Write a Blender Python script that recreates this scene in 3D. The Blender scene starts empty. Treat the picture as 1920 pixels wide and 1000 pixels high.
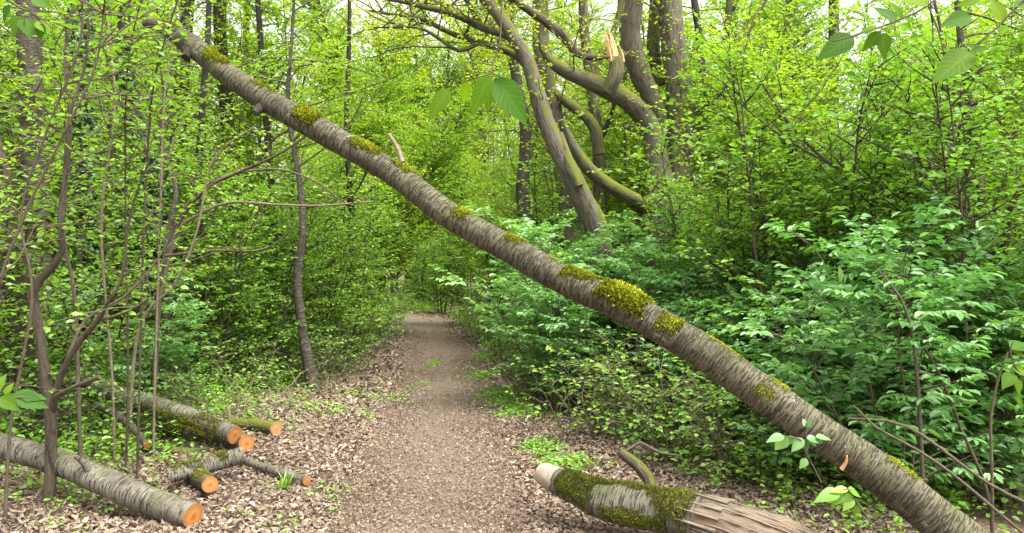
import bpy, math, random
import numpy as np
from mathutils import Vector, noise as mnoise

S = bpy.context.scene
COL = S.collection
R = math.radians
FPX = 1507.0            # focal length in photo pixels (photo is 1920 wide)
CAMZ = 1.6

# ---------------------------------------------------------------- camera, world, sun, exposure
cd = bpy.data.cameras.new('camera'); cam = bpy.data.objects.new('camera', cd); COL.objects.link(cam)
cam.location = (0, 0, CAMZ); cam.rotation_euler = (R(90), 0, 0)
cd.sensor_width = 36; cd.lens = 36 * FPX / 1920; cd.clip_start = 0.05; cd.clip_end = 2000
S.camera = cam
S.render.resolution_x = 1024; S.render.resolution_y = 533
SUN_EL, SUN_AZ = 64, 130          # azimuth from the view direction, positive to the right
w = bpy.data.worlds.new('World'); S.world = w; w.use_nodes = True
wn = w.node_tree.nodes; wl = w.node_tree.links
bg = wn['Background']; sky = wn.new('ShaderNodeTexSky'); sky.sky_type = 'NISHITA'; sky.sun_disc = False
sky.sun_elevation = R(SUN_EL); sky.sun_rotation = R(SUN_AZ); sky.dust_density = 6; sky.air_density = 1.2; sky.altitude = 50
hsv = wn.new('ShaderNodeHueSaturation'); hsv.inputs['Saturation'].default_value = 0.08   # overcast: nearly grey sky
wl.new(sky.outputs[0], hsv.inputs['Color']); wl.new(hsv.outputs[0], bg.inputs[0]); bg.inputs[1].default_value = 0.15
sd = bpy.data.lights.new('sun', 'SUN'); sun = bpy.data.objects.new('sun', sd); COL.objects.link(sun)
sd.energy = 1.5; sd.angle = R(28); sd.color = (1, 0.96, 0.88)
sv = Vector((math.sin(R(SUN_AZ)) * math.cos(R(SUN_EL)), math.cos(R(SUN_AZ)) * math.cos(R(SUN_EL)), math.sin(R(SUN_EL))))
sun.rotation_euler = sv.to_track_quat('Z', 'Y').to_euler(); sun.location = (0, 0, 30)
S.view_settings.view_transform = 'Standard'; S.view_settings.look = 'None'; S.view_settings.gamma = 1
S.view_settings.exposure = 1.82
S.render.engine = 'CYCLES'
S.cycles.max_bounces = 10; S.cycles.diffuse_bounces = 8; S.cycles.glossy_bounces = 2; S.cycles.transmission_bounces = 6
S.cycles.transparent_max_bounces = 4; S.cycles.sample_clamp_indirect = 6

# ---------------------------------------------------------------- materials
def newmat(name):
    m = bpy.data.materials.new(name); m.use_nodes = True
    nt = m.node_tree; nt.nodes.clear()
    return m, nt
def N(nt, t, **kw):
    n = nt.nodes.new(t)
    for k, v in kw.items():
        if k.startswith('_'): setattr(n, k[1:], v)
        else: n.inputs[k.replace('__', ' ')].default_value = v
    return n
def ramp(nt, src, stops, interp='LINEAR'):
    r = nt.nodes.new('ShaderNodeValToRGB'); e = r.color_ramp.elements; r.color_ramp.interpolation = interp
    while len(e) < len(stops): e.new(0.5)
    for i, (p, c) in enumerate(stops):
        e[i].position = p; e[i].color = (*c, 1) if len(c) == 3 else (c[0], c[0], c[0], 1)
    nt.links.new(src, r.inputs[0]); return r
def mixc(nt, f, a, b, mode='MIX'):
    n = nt.nodes.new('ShaderNodeMix'); n.data_type = 'RGBA'; n.blend_type = mode
    for k, s in ((0, f), (6, a), (7, b)):
        if hasattr(s, 'links'): nt.links.new(s, n.inputs[k])
        elif k == 0: n.inputs[0].default_value = s
        else: n.inputs[k].default_value = (*s, 1)
    return n.outputs[2]
def coords(nt, kind, scale):
    if kind == 'UV': src = N(nt, 'ShaderNodeUVMap').outputs[0]
    else: src = N(nt, 'ShaderNodeNewGeometry').outputs['Position'] if kind == 'World' else nt.nodes.new('ShaderNodeTexCoord').outputs['Object']
    mp = nt.nodes.new('ShaderNodeMapping'); mp.inputs['Scale'].default_value = scale
    nt.links.new(src, mp.inputs[0]); return mp.outputs[0]
def noise(nt, vec, scale=1, detail=3, rough=0.55, dist=0):
    n = N(nt, 'ShaderNodeTexNoise', Scale=scale, Detail=detail, Roughness=rough, Distortion=dist)
    nt.links.new(vec, n.inputs['Vector']); return n.outputs[0]

def leaf_mat(name, c0, c1, c2, tr=0.45, gloss=0.05, rough=0.45, ytint=(1.25, 1.35, 0.45)):
    m, nt = newmat(name)
    at = N(nt, 'ShaderNodeAttribute', _attribute_name='rnd')
    oi = nt.nodes.new('ShaderNodeObjectInfo')
    rp = ramp(nt, at.outputs['Fac'], [(0, c0), (0.5, c1), (1, c2)])
    hs = nt.nodes.new('ShaderNodeHueSaturation')
    mr = N(nt, 'ShaderNodeMapRange', To__Min=0.485, To__Max=0.512); nt.links.new(oi.outputs['Random'], mr.inputs[0]); nt.links.new(mr.outputs[0], hs.inputs['Hue'])
    mr2 = N(nt, 'ShaderNodeMapRange', To__Min=1.15, To__Max=0.85); nt.links.new(oi.outputs['Random'], mr2.inputs[0]); nt.links.new(mr2.outputs[0], hs.inputs['Value'])
    nt.links.new(rp.outputs[0], hs.inputs['Color'])
    d = N(nt, 'ShaderNodeBsdfDiffuse'); nt.links.new(hs.outputs[0], d.inputs[0])
    t = N(nt, 'ShaderNodeBsdfTranslucent'); nt.links.new(mixc(nt, 1.0, hs.outputs[0], ytint, 'MULTIPLY'), t.inputs[0])
    g = N(nt, 'ShaderNodeBsdfGlossy', Roughness=rough); g.inputs[0].default_value = (1, 1, 1, 1)
    a = N(nt, 'ShaderNodeMixShader', Fac=tr); nt.links.new(d.outputs[0], a.inputs[1]); nt.links.new(t.outputs[0], a.inputs[2])
    b = N(nt, 'ShaderNodeMixShader', Fac=gloss); nt.links.new(a.outputs[0], b.inputs[1]); nt.links.new(g.outputs[0], b.inputs[2])
    o = nt.nodes.new('ShaderNodeOutputMaterial'); nt.links.new(b.outputs[0], o.inputs[0])
    return m
def add_veins(m):
    """pale midrib and side veins, laid out in the leaf's own UV (x across -0.5..0.5, y along 0..1)"""
    nt = m.node_tree; hs = next(n for n in nt.nodes if n.type == 'HUE_SAT')
    sp = nt.nodes.new('ShaderNodeSeparateXYZ'); nt.links.new(N(nt, 'ShaderNodeUVMap').outputs[0], sp.inputs[0])
    ab = N(nt, 'ShaderNodeMath', _operation='ABSOLUTE'); nt.links.new(sp.outputs[0], ab.inputs[0])
    ma = N(nt, 'ShaderNodeMath', _operation='MULTIPLY_ADD'); ma.inputs[1].default_value = -0.55; nt.links.new(ab.outputs[0], ma.inputs[0]); nt.links.new(sp.outputs[1], ma.inputs[2])
    mu = N(nt, 'ShaderNodeMath', _operation='MULTIPLY'); mu.inputs[1].default_value = 56; nt.links.new(ma.outputs[0], mu.inputs[0])
    si = N(nt, 'ShaderNodeMath', _operation='SINE'); nt.links.new(mu.outputs[0], si.inputs[0])
    f1 = ramp(nt, si.outputs[0], [(0.0, (0.0,)), (0.75, (0.15,)), (1.0, (0.75,))]).outputs[0]
    f2 = ramp(nt, ab.outputs[0], [(0.0, (1,)), (0.05, (0,))]).outputs[0]
    f = mixc(nt, 1.0, f1, f2, 'LIGHTEN')
    tgt = [l.to_socket for l in nt.links if l.from_node == hs]
    br = mixc(nt, 1.0, hs.outputs[0], (1.55, 1.4, 1.6), 'MULTIPLY'); out = mixc(nt, f, hs.outputs[0], br)
    for t in tgt: nt.links.new(out, t)
def finish(m, nt, col, bump=None, rough=0.85, strength=0.6, dist=0.01):
    p = N(nt, 'ShaderNodeBsdfPrincipled', Roughness=rough); p.inputs['Specular IOR Level'].default_value = 0.25
    if hasattr(col, 'links'): nt.links.new(col, p.inputs['Base Color'])
    else: p.inputs['Base Color'].default_value = (*col, 1)
    if bump is not None:
        b = N(nt, 'ShaderNodeBump', Strength=strength, Distance=dist); nt.links.new(bump, b.inputs['Height']); nt.links.new(b.outputs[0], p.inputs['Normal'])
    o = nt.nodes.new('ShaderNodeOutputMaterial'); nt.links.new(p.outputs[0], o.inputs[0]); return m

def cherry_bark(name, base, dark, pale, dash=1.0, th=0.0):
    """smooth bark with short cracks running round the trunk (UV in metres: x round, y along)"""
    m, nt = newmat(name)
    v = coords(nt, 'UV', (1, 1, 1))
    big = noise(nt, v, 4, 4, 0.6)
    fine = noise(nt, coords(nt, 'UV', (60, 160, 1)), 1, 3, 0.6)
    dashn = noise(nt, coords(nt, 'UV', (13 * dash, 95 * dash, 1)), 1, 2, 0.5, 0.7)
    dashn2 = noise(nt, coords(nt, 'UV', (9 * dash, 42 * dash, 1)), 1, 3, 0.6, 1.2)
    f1 = ramp(nt, dashn, [(0.50 + th, (0,)), (0.60 + th, (1,))]).outputs[0]
    f2 = ramp(nt, dashn2, [(0.54 + th, (0,)), (0.62 + th, (1,))]).outputs[0]
    fm = mixc(nt, 1.0, f1, f2, 'LIGHTEN')
    c = ramp(nt, big, [(0.3, tuple(x * 0.72 for x in base)), (0.5, base), (0.72, pale)]).outputs[0]
    c = mixc(nt, fine, tuple(x * 0.75 for x in base), c)
    lich = noise(nt, coords(nt, 'UV', (9, 7, 1)), 1, 5, 0.75)
    lf = ramp(nt, lich, [(0.60, (0,)), (0.64, (0.75,))]).outputs[0]
    c = mixc(nt, lf, c, (0.30, 0.33, 0.25))
    geo = nt.nodes.new('ShaderNodeNewGeometry'); sx = nt.nodes.new('ShaderNodeSeparateXYZ'); nt.links.new(geo.outputs['Normal'], sx.inputs[0])
    an = noise(nt, coords(nt, 'UV', (5, 3, 1)), 1, 6, 0.75)
    aa = N(nt, 'ShaderNodeMath', _operation='MULTIPLY_ADD'); aa.inputs[1].default_value = 0.12; nt.links.new(sx.outputs[2], aa.inputs[0]); nt.links.new(an, aa.inputs[2])
    c = mixc(nt, ramp(nt, aa.outputs[0], [(0.54, (0,)), (0.70, (0.75,))]).outputs[0], c, (0.085, 0.095, 0.025))
    st = noise(nt, coords(nt, 'UV', (2.5, 1.3, 1)), 1, 4, 0.65)
    c = mixc(nt, ramp(nt, st, [(0.42, (0.55,)), (0.6, (0,))]).outputs[0], c, tuple(x * 0.4 for x in base))
    c = mixc(nt, fm, c, dark)
    h = mixc(nt, 0.5, mixc(nt, fm, (1, 1, 1), (0, 0, 0)), fine)
    return finish(m, nt, c, h, 0.8, 0.9, 0.012)
def oak_bark(name, base, dark, moss=0.5, mosscol=(0.17, 0.19, 0.025)):
    m, nt = newmat(name)
    fur = noise(nt, coords(nt, 'UV', (38, 7, 1)), 1, 4, 0.65, 0.6)
    big = noise(nt, coords(nt, 'UV', (3, 1.2, 1)), 1, 3, 0.6)
    f = ramp(nt, fur, [(0.36, dark), (0.52, base), (0.75, tuple(min(1, x * 1.5) for x in base))]).outputs[0]
    c = mixc(nt, ramp(nt, big, [(0.4, (0,)), (0.7, (0.5,))]).outputs[0], f, (base[0] * 1.4, base[1] * 1.6, base[2] * 1.75))
    geo = nt.nodes.new('ShaderNodeNewGeometry'); sx = nt.nodes.new('ShaderNodeSeparateXYZ'); nt.links.new(geo.outputs['Normal'], sx.inputs[0])
    mn = noise(nt, coords(nt, 'UV', (6, 2.2, 1)), 1, 5, 0.7)
    a = N(nt, 'ShaderNodeMath', _operation='MULTIPLY_ADD'); a.inputs[1].default_value = 0.28; nt.links.new(sx.outputs[2], a.inputs[0]); nt.links.new(mn, a.inputs[2])
    mf = ramp(nt, a.outputs[0], [(0.78 - 0.4 * moss, (0,)), (0.86 - 0.4 * moss, (1,))]).outputs[0]
    mfine = noise(nt, coords(nt, 'UV', (90, 90, 1)), 1, 2)
    mc = ramp(nt, mfine, [(0.3, tuple(x * 0.5 for x in mosscol)), (0.7, tuple(x * 1.3 for x in mosscol))]).outputs[0]
    c = mixc(nt, mf, c, mc)
    return finish(m, nt, c, mixc(nt, 0.3, fur, mfine), 0.9, 1.0, 0.02)
def simple(name, c0, c1, scale=20, kind='Object', sc=(1, 1, 1), rough=0.9, strength=0.5, dist=0.005):
    m, nt = newmat(name); n = noise(nt, coords(nt, kind, sc), scale, 4, 0.65)
    return finish(m, nt, ramp(nt, n, [(0.3, c0), (0.7, c1)]).outputs[0], n, rough, strength, dist)
def attr_mat(name, stops, rough=0.8, tr=0.0):
    m, nt = newmat(name); at = N(nt, 'ShaderNodeAttribute', _attribute_name='rnd')
    c = ramp(nt, at.outputs['Fac'], stops).outputs[0]
    return finish(m, nt, c, None, rough)
def rings_mat(name, c0, c1, heart):
    """sawn face: UV centred on the pith"""
    m, nt = newmat(name)
    v = coords(nt, 'UV', (1, 1, 1))
    ln = N(nt, 'ShaderNodeVectorMath', _operation='LENGTH'); nt.links.new(v, ln.inputs[0])
    nz = noise(nt, v, 5, 3)
    a = N(nt, 'ShaderNodeMath', _operation='MULTIPLY_ADD'); a.inputs[1].default_value = 0.25; nt.links.new(nz, a.inputs[0]); nt.links.new(ln.outputs['Value'], a.inputs[2])
    sn = N(nt, 'ShaderNodeMath', _operation='MULTIPLY'); sn.inputs[1].default_value = 75; nt.links.new(a.outputs[0], sn.inputs[0])
    s2 = N(nt, 'ShaderNodeMath', _operation='SINE'); nt.links.new(sn.outputs[0], s2.inputs[0])
    s3 = N(nt, 'ShaderNodeMapRange', From__Min=-1.0, From__Max=1.0); nt.links.new(s2.outputs[0], s3.inputs[0])
    c = ramp(nt, a.outputs[0], [(0.15, heart), (0.55, c0), (0.95, c1)]).outputs[0]
    c = mixc(nt, ramp(nt, s3.outputs[0], [(0.0, (0.0,)), (1, (0.35,))]).outputs[0], c, tuple(x * 0.5 for x in heart))
    sn = noise(nt, coords(nt, 'UV', (14, 2, 1)), 1, 3)
    c = mixc(nt, ramp(nt, sn, [(0.55, (0,)), (0.7, (0.5,))]).outputs[0], c, tuple(x * 0.4 for x in heart))
    return finish(m, nt, c, s3.outputs[0], 0.8, 0.2, 0.002)

M = {}
M['beech'] = leaf_mat('beech leaf', (0.17, 0.29, 0.020), (0.215, 0.35, 0.030), (0.31, 0.455, 0.05), 0.5, 0.025)
M['hazel'] = leaf_mat('hazel leaf', (0.115, 0.25, 0.026), (0.175, 0.34, 0.04), (0.27, 0.44, 0.065), 0.46, 0.03)
M['elder'] = leaf_mat('elder leaf', (0.095, 0.235, 0.05), (0.155, 0.33, 0.09), (0.25, 0.43, 0.16), 0.4, 0.045, 0.5, (1.1, 1.3, 0.5))
M['oakleaf'] = leaf_mat('oak leaf', (0.22, 0.32, 0.02), (0.32, 0.42, 0.03), (0.43, 0.50, 0.05), 0.52, 0.03)
M['ivy'] = leaf_mat('ivy leaf', (0.035, 0.10, 0.02), (0.06, 0.16, 0.03), (0.10, 0.22, 0.05), 0.25, 0.07)
M['herb'] = leaf_mat('herb leaf', (0.09, 0.22, 0.02), (0.17, 0.34, 0.03), (0.28, 0.44, 0.05), 0.4, 0.04)
M['sprig'] = leaf_mat('fresh beech leaf', (0.035, 0.11, 0.003), (0.075, 0.18, 0.005), (0.15, 0.27, 0.008), 0.58, 0.012, 0.6)
add_veins(M['sprig'])
M['trunkbark'] = cherry_bark('cherry bark', (0.148, 0.132, 0.082), (0.036, 0.030, 0.018), (0.225, 0.205, 0.14), 1.15, 0.015)
M['logbark'] = cherry_bark('pale log bark', (0.22, 0.195, 0.15), (0.04, 0.032, 0.024), (0.34, 0.315, 0.25), 0.9, 0.04)
M['greybark'] = cherry_bark('grey trunk bark', (0.115, 0.096, 0.072), (0.04, 0.033, 0.024), (0.18, 0.16, 0.12), 0.9)
M['oakbark'] = oak_bark('oak bark', (0.115, 0.095, 0.068), (0.022, 0.018, 0.013), 0.6, (0.13, 0.14, 0.02))
M['mossbark'] = oak_bark('mossy bark', (0.09, 0.078, 0.056), (0.025, 0.02, 0.014), 0.74, (0.125, 0.135, 0.02))
M['darkbark'] = oak_bark('dark bark', (0.035, 0.029, 0.022), (0.02, 0.017, 0.013), 0.2, (0.09, 0.11, 0.02))
M['brownbark'] = oak_bark('brown bark', (0.075, 0.056, 0.038), (0.022, 0.016, 0.012), 0.3, (0.11, 0.12, 0.02))
M['twig'] = simple('twig bark', (0.06, 0.047, 0.032), (0.125, 0.10, 0.068), 30)
M['darktwig'] = simple('dark twig bark', (0.035, 0.03, 0.022), (0.08, 0.065, 0.048), 30)
M['paletwig'] = simple('pale twig bark', (0.12, 0.095, 0.06), (0.22, 0.18, 0.125), 30)
M['moss'] = attr_mat('moss', [(0, (0.08, 0.105, 0.01)), (0.5, (0.21, 0.25, 0.012)), (1, (0.42, 0.43, 0.025))], 0.95)
M['darkmoss'] = attr_mat('dull moss', [(0, (0.045, 0.052, 0.008)), (0.5, (0.105, 0.115, 0.014)), (1, (0.21, 0.21, 0.03))], 0.95)
M['cut'] = rings_mat('sawn wood', (0.46, 0.20, 0.055), (0.32, 0.15, 0.05), (0.30, 0.095, 0.028))
M['palecut'] = rings_mat('pale sawn wood', (0.42, 0.24, 0.10), (0.34, 0.19, 0.085), (0.34, 0.18, 0.075))
M['splinter'] = simple('splintered wood', (0.42, 0.20, 0.09), (0.72, 0.46, 0.26), 8, 'Object', (1, 1, 1), 0.8)
def bare_wood():
    m, nt = newmat('weathered bare wood')
    a = noise(nt, coords(nt, 'UV', (40, 4, 1)), 1, 5, 0.7, 0.8); b = noise(nt, coords(nt, 'UV', (5, 2, 1)), 1, 3)
    c = ramp(nt, a, [(0.25, (0.09, 0.066, 0.044)), (0.48, (0.20, 0.16, 0.115)), (0.75, (0.34, 0.30, 0.23))]).outputs[0]
    c = mixc(nt, ramp(nt, b, [(0.42, (0,)), (0.62, (0.8,))]).outputs[0], c, (0.13, 0.08, 0.05))
    return finish(m, nt, c, a, 0.85, 1.0, 0.012)
M['barewood'] = bare_wood()
M['paleend'] = simple('peeled pale wood', (0.20, 0.14, 0.10), (0.46, 0.38, 0.30), 14, 'Object')
LIT = [(0, (0.095, 0.06, 0.038)), (0.3, (0.165, 0.115, 0.08)), (0.6, (0.235, 0.177, 0.13)), (0.85, (0.32, 0.25, 0.19)), (1, (0.43, 0.36, 0.28))]
M['litter'] = attr_mat('dead leaves', LIT, 0.75)
def ground_mat(name, path=False):
    m, nt = newmat(name)
    v = coords(nt, 'World', (1, 1, 1))
    vo = N(nt, 'ShaderNodeTexVoronoi', Scale=85.0 if path else 40.0, Randomness=1.0); nt.links.new(v, vo.inputs['Vector'])
    n1 = noise(nt, v, 45, 4, 0.7); n2 = noise(nt, v, 1.3, 3); n3 = noise(nt, v, 7, 4, 0.6)
    sep = nt.nodes.new('ShaderNodeSeparateColor'); nt.links.new(vo.outputs['Color'], sep.inputs[0])
    if path:
        c = ramp(nt, sep.outputs[0], [(0, (0.10, 0.072, 0.05)), (0.55, (0.15, 0.112, 0.08)), (1, (0.20, 0.155, 0.115))]).outputs[0]
        c = mixc(nt, ramp(nt, n1, [(0.35, (0.75,)), (0.65, (0.1,))]).outputs[0], c, (0.118, 0.088, 0.063))
    else:
        c = ramp(nt, sep.outputs[0], [(0, (0.06, 0.038, 0.024)), (0.5, (0.135, 0.09, 0.062)), (1, (0.24, 0.175, 0.125))]).outputs[0]
        c = mixc(nt, ramp(nt, n1, [(0.35, (0.5,)), (0.6, (0.0,))]).outputs[0], c, (0.06, 0.042, 0.028))
        c = mixc(nt, ramp(nt, n2, [(0.52, (0,)), (0.66, (0.35,))]).outputs[0], c, (0.07, 0.09, 0.02))
    c = mixc(nt, ramp(nt, n3, [(0.45, (0.0,)), (0.7, (0.35,))]).outputs[0], c, (0.10, 0.07, 0.045))
    return finish(m, nt, c, mixc(nt, 0.5, sep.outputs[0], n1), 0.95, 0.8, 0.015)
M['ground'] = ground_mat('forest floor'); M['path'] = ground_mat('trodden path', True)

# ---------------------------------------------------------------- terrain
def path_x(y):
    return np.interp(y, [0, 4.8, 8, 12, 18, 24, 28, 34, 60], [-0.3, -0.50, -0.72, -1.0, -1.75, -2.75, -4.4, -8.5, -32])
def path_hw(y): return np.interp(y, [0, 6, 12, 24, 60], [0.46, 0.48, 0.52, 0.66, 0.7])
def gz(x, y):
    x = np.asarray(x, float); y = np.asarray(y, float)
    d = x - path_x(y); e = np.clip(np.abs(d) - 0.9, 0, None)
    z = 0.05 * np.sin(x * 0.9 + 0.7 * y) * np.cos(y * 0.5) * np.clip(e, 0, 1) + 0.03 * np.sin(2.3 * x) * np.sin(1.9 * y) * np.clip(e, 0, 1)
    z = z + np.where(d < 0, 0.012, -0.04) * np.clip(e, 0, 4) + 0.02 * np.clip(np.abs(d) - .3, 0, 1)
    return z
def G(x, y): return float(gz(x, y))
def P(u, v, Y):
    return np.array([(u - 960) / FPX * Y, Y, CAMZ - (v - 500) / FPX * Y])

# ---------------------------------------------------------------- mesh helpers
class MB:
    def __init__(s): s.v = []; s.q = []; s.uv = []; s.r = []; s.n = 0
    def add(s, v, q, uv=None, r=None):
        v = np.asarray(v, float).reshape(-1, 3); q = np.asarray(q, int).reshape(-1, 4)
        s.v.append(v); s.q.append(q + s.n)
        s.uv.append(np.zeros((len(q) * 4, 2)) if uv is None else np.asarray(uv, float).reshape(-1, 2))
        s.r.append(np.full(len(v), 0.5) if r is None else np.asarray(r, float)); s.n += len(v)
    def mesh(s, name, mat, smooth=True, off=None):
        me = bpy.data.meshes.new(name)
        v = np.concatenate(s.v) if s.v else np.zeros((0, 3))
        if off is not None: v = v - np.asarray(off)
        q = np.concatenate(s.q) if s.q else np.zeros((0, 4), int)
        tri = q[:, 2] == q[:, 3]
        uv = np.concatenate(s.uv).reshape(-1, 4, 2)
        nq = len(q); cnt = np.where(tri, 3, 4); mask = np.ones((nq, 4), bool); mask[tri, 3] = False
        loops = q[mask]; starts = np.concatenate([[0], np.cumsum(cnt)[:-1]])
        me.vertices.add(len(v)); me.vertices.foreach_set('co', v.astype(np.float32).ravel())
        me.loops.add(len(loops)); me.loops.foreach_set('vertex_index', loops.astype(np.int32))
        me.polygons.add(nq); me.polygons.foreach_set('loop_start', starts.astype(np.int32)); me.polygons.foreach_set('loop_total', cnt.astype(np.int32))
        me.update(calc_edges=True)
        me.polygons.foreach_set('use_smooth', np.full(nq, smooth))
        ul = me.uv_layers.new(name='UVMap'); ul.data.foreach_set('uv', uv[mask].astype(np.float32).ravel())
        a = me.attributes.new('rnd', 'FLOAT', 'POINT'); a.data.foreach_set('value', np.concatenate(s.r).astype(np.float32))
        me.materials.append(mat); me.update(); return me
def obj(name, me, parent=None, loc=None):
    o = bpy.data.objects.new(name, me); COL.objects.link(o)
    if parent is not None: o.parent = parent
    if loc is not None: o.location = [float(c) for c in loc]
    return o
def tag(o, label=None, cat=None, group=None, kind=None):
    if label: o['label'] = label
    if cat: o['category'] = cat
    if group: o['group'] = group
    if kind: o['kind'] = kind
    return o
def empty(name, loc, label, cat, group=None):
    o = bpy.data.objects.new(name, None); COL.objects.link(o); o.location = [float(c) for c in loc]; o.empty_display_size = 0.2
    return tag(o, label, cat, group)
def copy_thing(root, loc, rz, sc, label, group, tilt=(0, 0)):
    r = root.copy(); COL.objects.link(r); r.location = loc; r.rotation_euler = (tilt[0], tilt[1], rz); r.scale = (sc, sc, sc)
    r['label'] = label; r['group'] = group
    for ch in list(root.children):
        c = ch.copy(); COL.objects.link(c); c.parent = r
    return r

def norm(a): a = np.asarray(a, float); return a / (np.linalg.norm(a, axis=-1, keepdims=True) + 1e-12)
def smooth_path(pts, step):
    """Catmull-Rom through rows (x,y,z,radius,...)"""
    p = np.asarray(pts, float); p = np.vstack([2 * p[0] - p[1], p, 2 * p[-1] - p[-2]]); out = []
    for i in range(1, len(p) - 2):
        n = max(1, int(np.linalg.norm(p[i + 1, :3] - p[i, :3]) / step))
        t = (np.arange(n) / n)[:, None]; a, b, c, d = p[i - 1], p[i], p[i + 1], p[i + 2]
        out.append(0.5 * ((2 * b) + (c - a) * t + (2 * a - 5 * b + 4 * c - d) * t ** 2 + (3 * b - a - 3 * c + d) * t ** 3))
    out.append(p[-2][None]); return np.vstack(out)
def frames(pts):
    t = np.gradient(pts, axis=0) if len(pts) > 2 else np.repeat((pts[1] - pts[0])[None], len(pts), 0)
    t = norm(t); u = np.zeros_like(t)
    a = np.array([0, 0, 1.0]) if abs(t[0][2]) < 0.8 else np.array([0, -1.0, 0])
    x = norm(a - t[0] * a.dot(t[0]))
    for i in range(len(t)):
        x = norm(x - t[i] * x.dot(t[i])); u[i] = x
    return t, u, np.cross(t, u)
def tube(mb, pts, rad, sides=6, disp=0.0, dfreq=4.0, seed=0, cap=True, lump=0.0, r=None):
    pts = np.asarray(pts, float); n = len(pts); rad = np.broadcast_to(np.asarray(rad, float), (n,))
    t, u, b = frames(pts)
    ang = np.arange(sides) / sides * 2 * np.pi
    ca, sa = np.cos(ang), np.sin(ang)
    rr = np.repeat(rad[:, None], sides, 1).copy()
    d0 = u[:, None] * ca[None, :, None] + b[:, None] * sa[None, :, None]
    if disp:
        base = pts[:, None] + d0 * rr[..., None]
        for i in range(n):
            for k in range(sides):
                q = base[i, k]
                f = mnoise.noise(Vector((q[0] * dfreq + seed, q[1] * dfreq, q[2] * dfreq))) + 0.5 * mnoise.noise(Vector((q[0] * dfreq * 3, q[1] * dfreq * 3 + seed, q[2] * dfreq * 3)))
                rr[i, k] *= 1 + disp * f
            if lump: rr[i] *= 1 + lump * mnoise.noise(Vector((i * 0.02 * dfreq + seed, 3.3, seed)))
    v = (pts[:, None] + d0 * rr[..., None]).reshape(-1, 3)
    L = np.concatenate([[0], np.cumsum(np.linalg.norm(np.diff(pts, axis=0), axis=1))])
    i = np.arange(n - 1)[:, None]; k = np.arange(sides)[None]
    k2 = (k + 1) % sides
    q = np.stack([i * sides + k, i * sides + k2, (i + 1) * sides + k2, (i + 1) * sides + k], -1).reshape(-1, 4)
    circ = 2 * np.pi * max(1e-4, float(np.mean(rad)))
    ku = np.broadcast_to(k / sides * circ, (n - 1, sides)); ku2 = np.broadcast_to((k + 1) / sides * circ, (n - 1, sides))
    l1 = np.broadcast_to(L[:-1][:, None], (n - 1, sides)); l2 = np.broadcast_to(L[1:][:, None], (n - 1, sides))
    off = (seed * 1.37) % 11
    uv = np.stack([np.stack([ku, l1 + off], -1), np.stack([ku2, l1 + off], -1), np.stack([ku2, l2 + off], -1), np.stack([ku, l2 + off], -1)], 2).reshape(-1, 2)
    mb.add(v, q, uv, None if r is None else np.full(len(v), r))
    if cap:
        for e, ring in ((0, np.arange(sides)[::-1]), (n - 1, (n - 1) * sides + np.arange(sides))):
            vv = np.vstack([v[ring], pts[e][None]]); qq = [[a_, (a_ + 1) % sides, sides, sides] for a_ in range(sides)]
            mb.add(vv, qq)
    return t, u, b, rr

# leaf template : x across, y along, z up
LT = np.array([[0, 0, 0], [0.46, 0.34, 0.07], [0.34, 0.72, 0.05], [0, 1, -0.10], [-0.34, 0.72, 0.05], [-0.46, 0.34, 0.07]])
LQ = np.array([[0, 1, 2, 3], [0, 3, 4, 5]])
def leaves(mb, pos, d, nrm, L, Wr, rnd, curl=None):
    pos = np.asarray(pos, float); n = len(pos)
    if n == 0: return
    d = norm(d); nrm = norm(nrm - d * np.sum(nrm * d, 1, keepdims=True)); s = np.cross(d, nrm)
    L = np.broadcast_to(L, (n,)); T = np.repeat(LT[None], n, 0).copy()
    if curl is not None: T[:, :, 2] = T[:, :, 2] * curl[:, None] + (T[:, :, 1] ** 2) * (curl[:, None] * -0.10)
    v = pos[:, None] + T[:, :, 0:1] * (s * (L * Wr)[:, None])[:, None] + T[:, :, 1:2] * (d * L[:, None])[:, None] + T[:, :, 2:3] * (nrm * L[:, None])[:, None]
    q = (LQ[None] + (np.arange(n) * 6)[:, None, None]).reshape(-1, 4)
    mb.add(v.reshape(-1, 3), q, None, np.repeat(rnd, 6))
UP = np.array([0, 0, 1.0])
def rotz(d, a):
    c, s = math.cos(a), math.sin(a); return np.array([d[0] * c - d[1] * s, d[0] * s + d[1] * c, d[2]])
def grow(rng, p, d, L, n, wob, up=0.0):
    pts = [np.array(p, float)]; d = norm(d); st = L / n
    for i in range(n):
        d = norm(d + rng.normal(0, wob, 3) + UP * up); pts.append(pts[-1] + d * st)
    return np.array(pts)
def lerp_at(pts, t):
    f = t * (len(pts) - 1); i = min(int(f), len(pts) - 2); a = f - i
    return pts[i] * (1 - a) + pts[i + 1] * a, norm(pts[i + 1] - pts[i])

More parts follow.
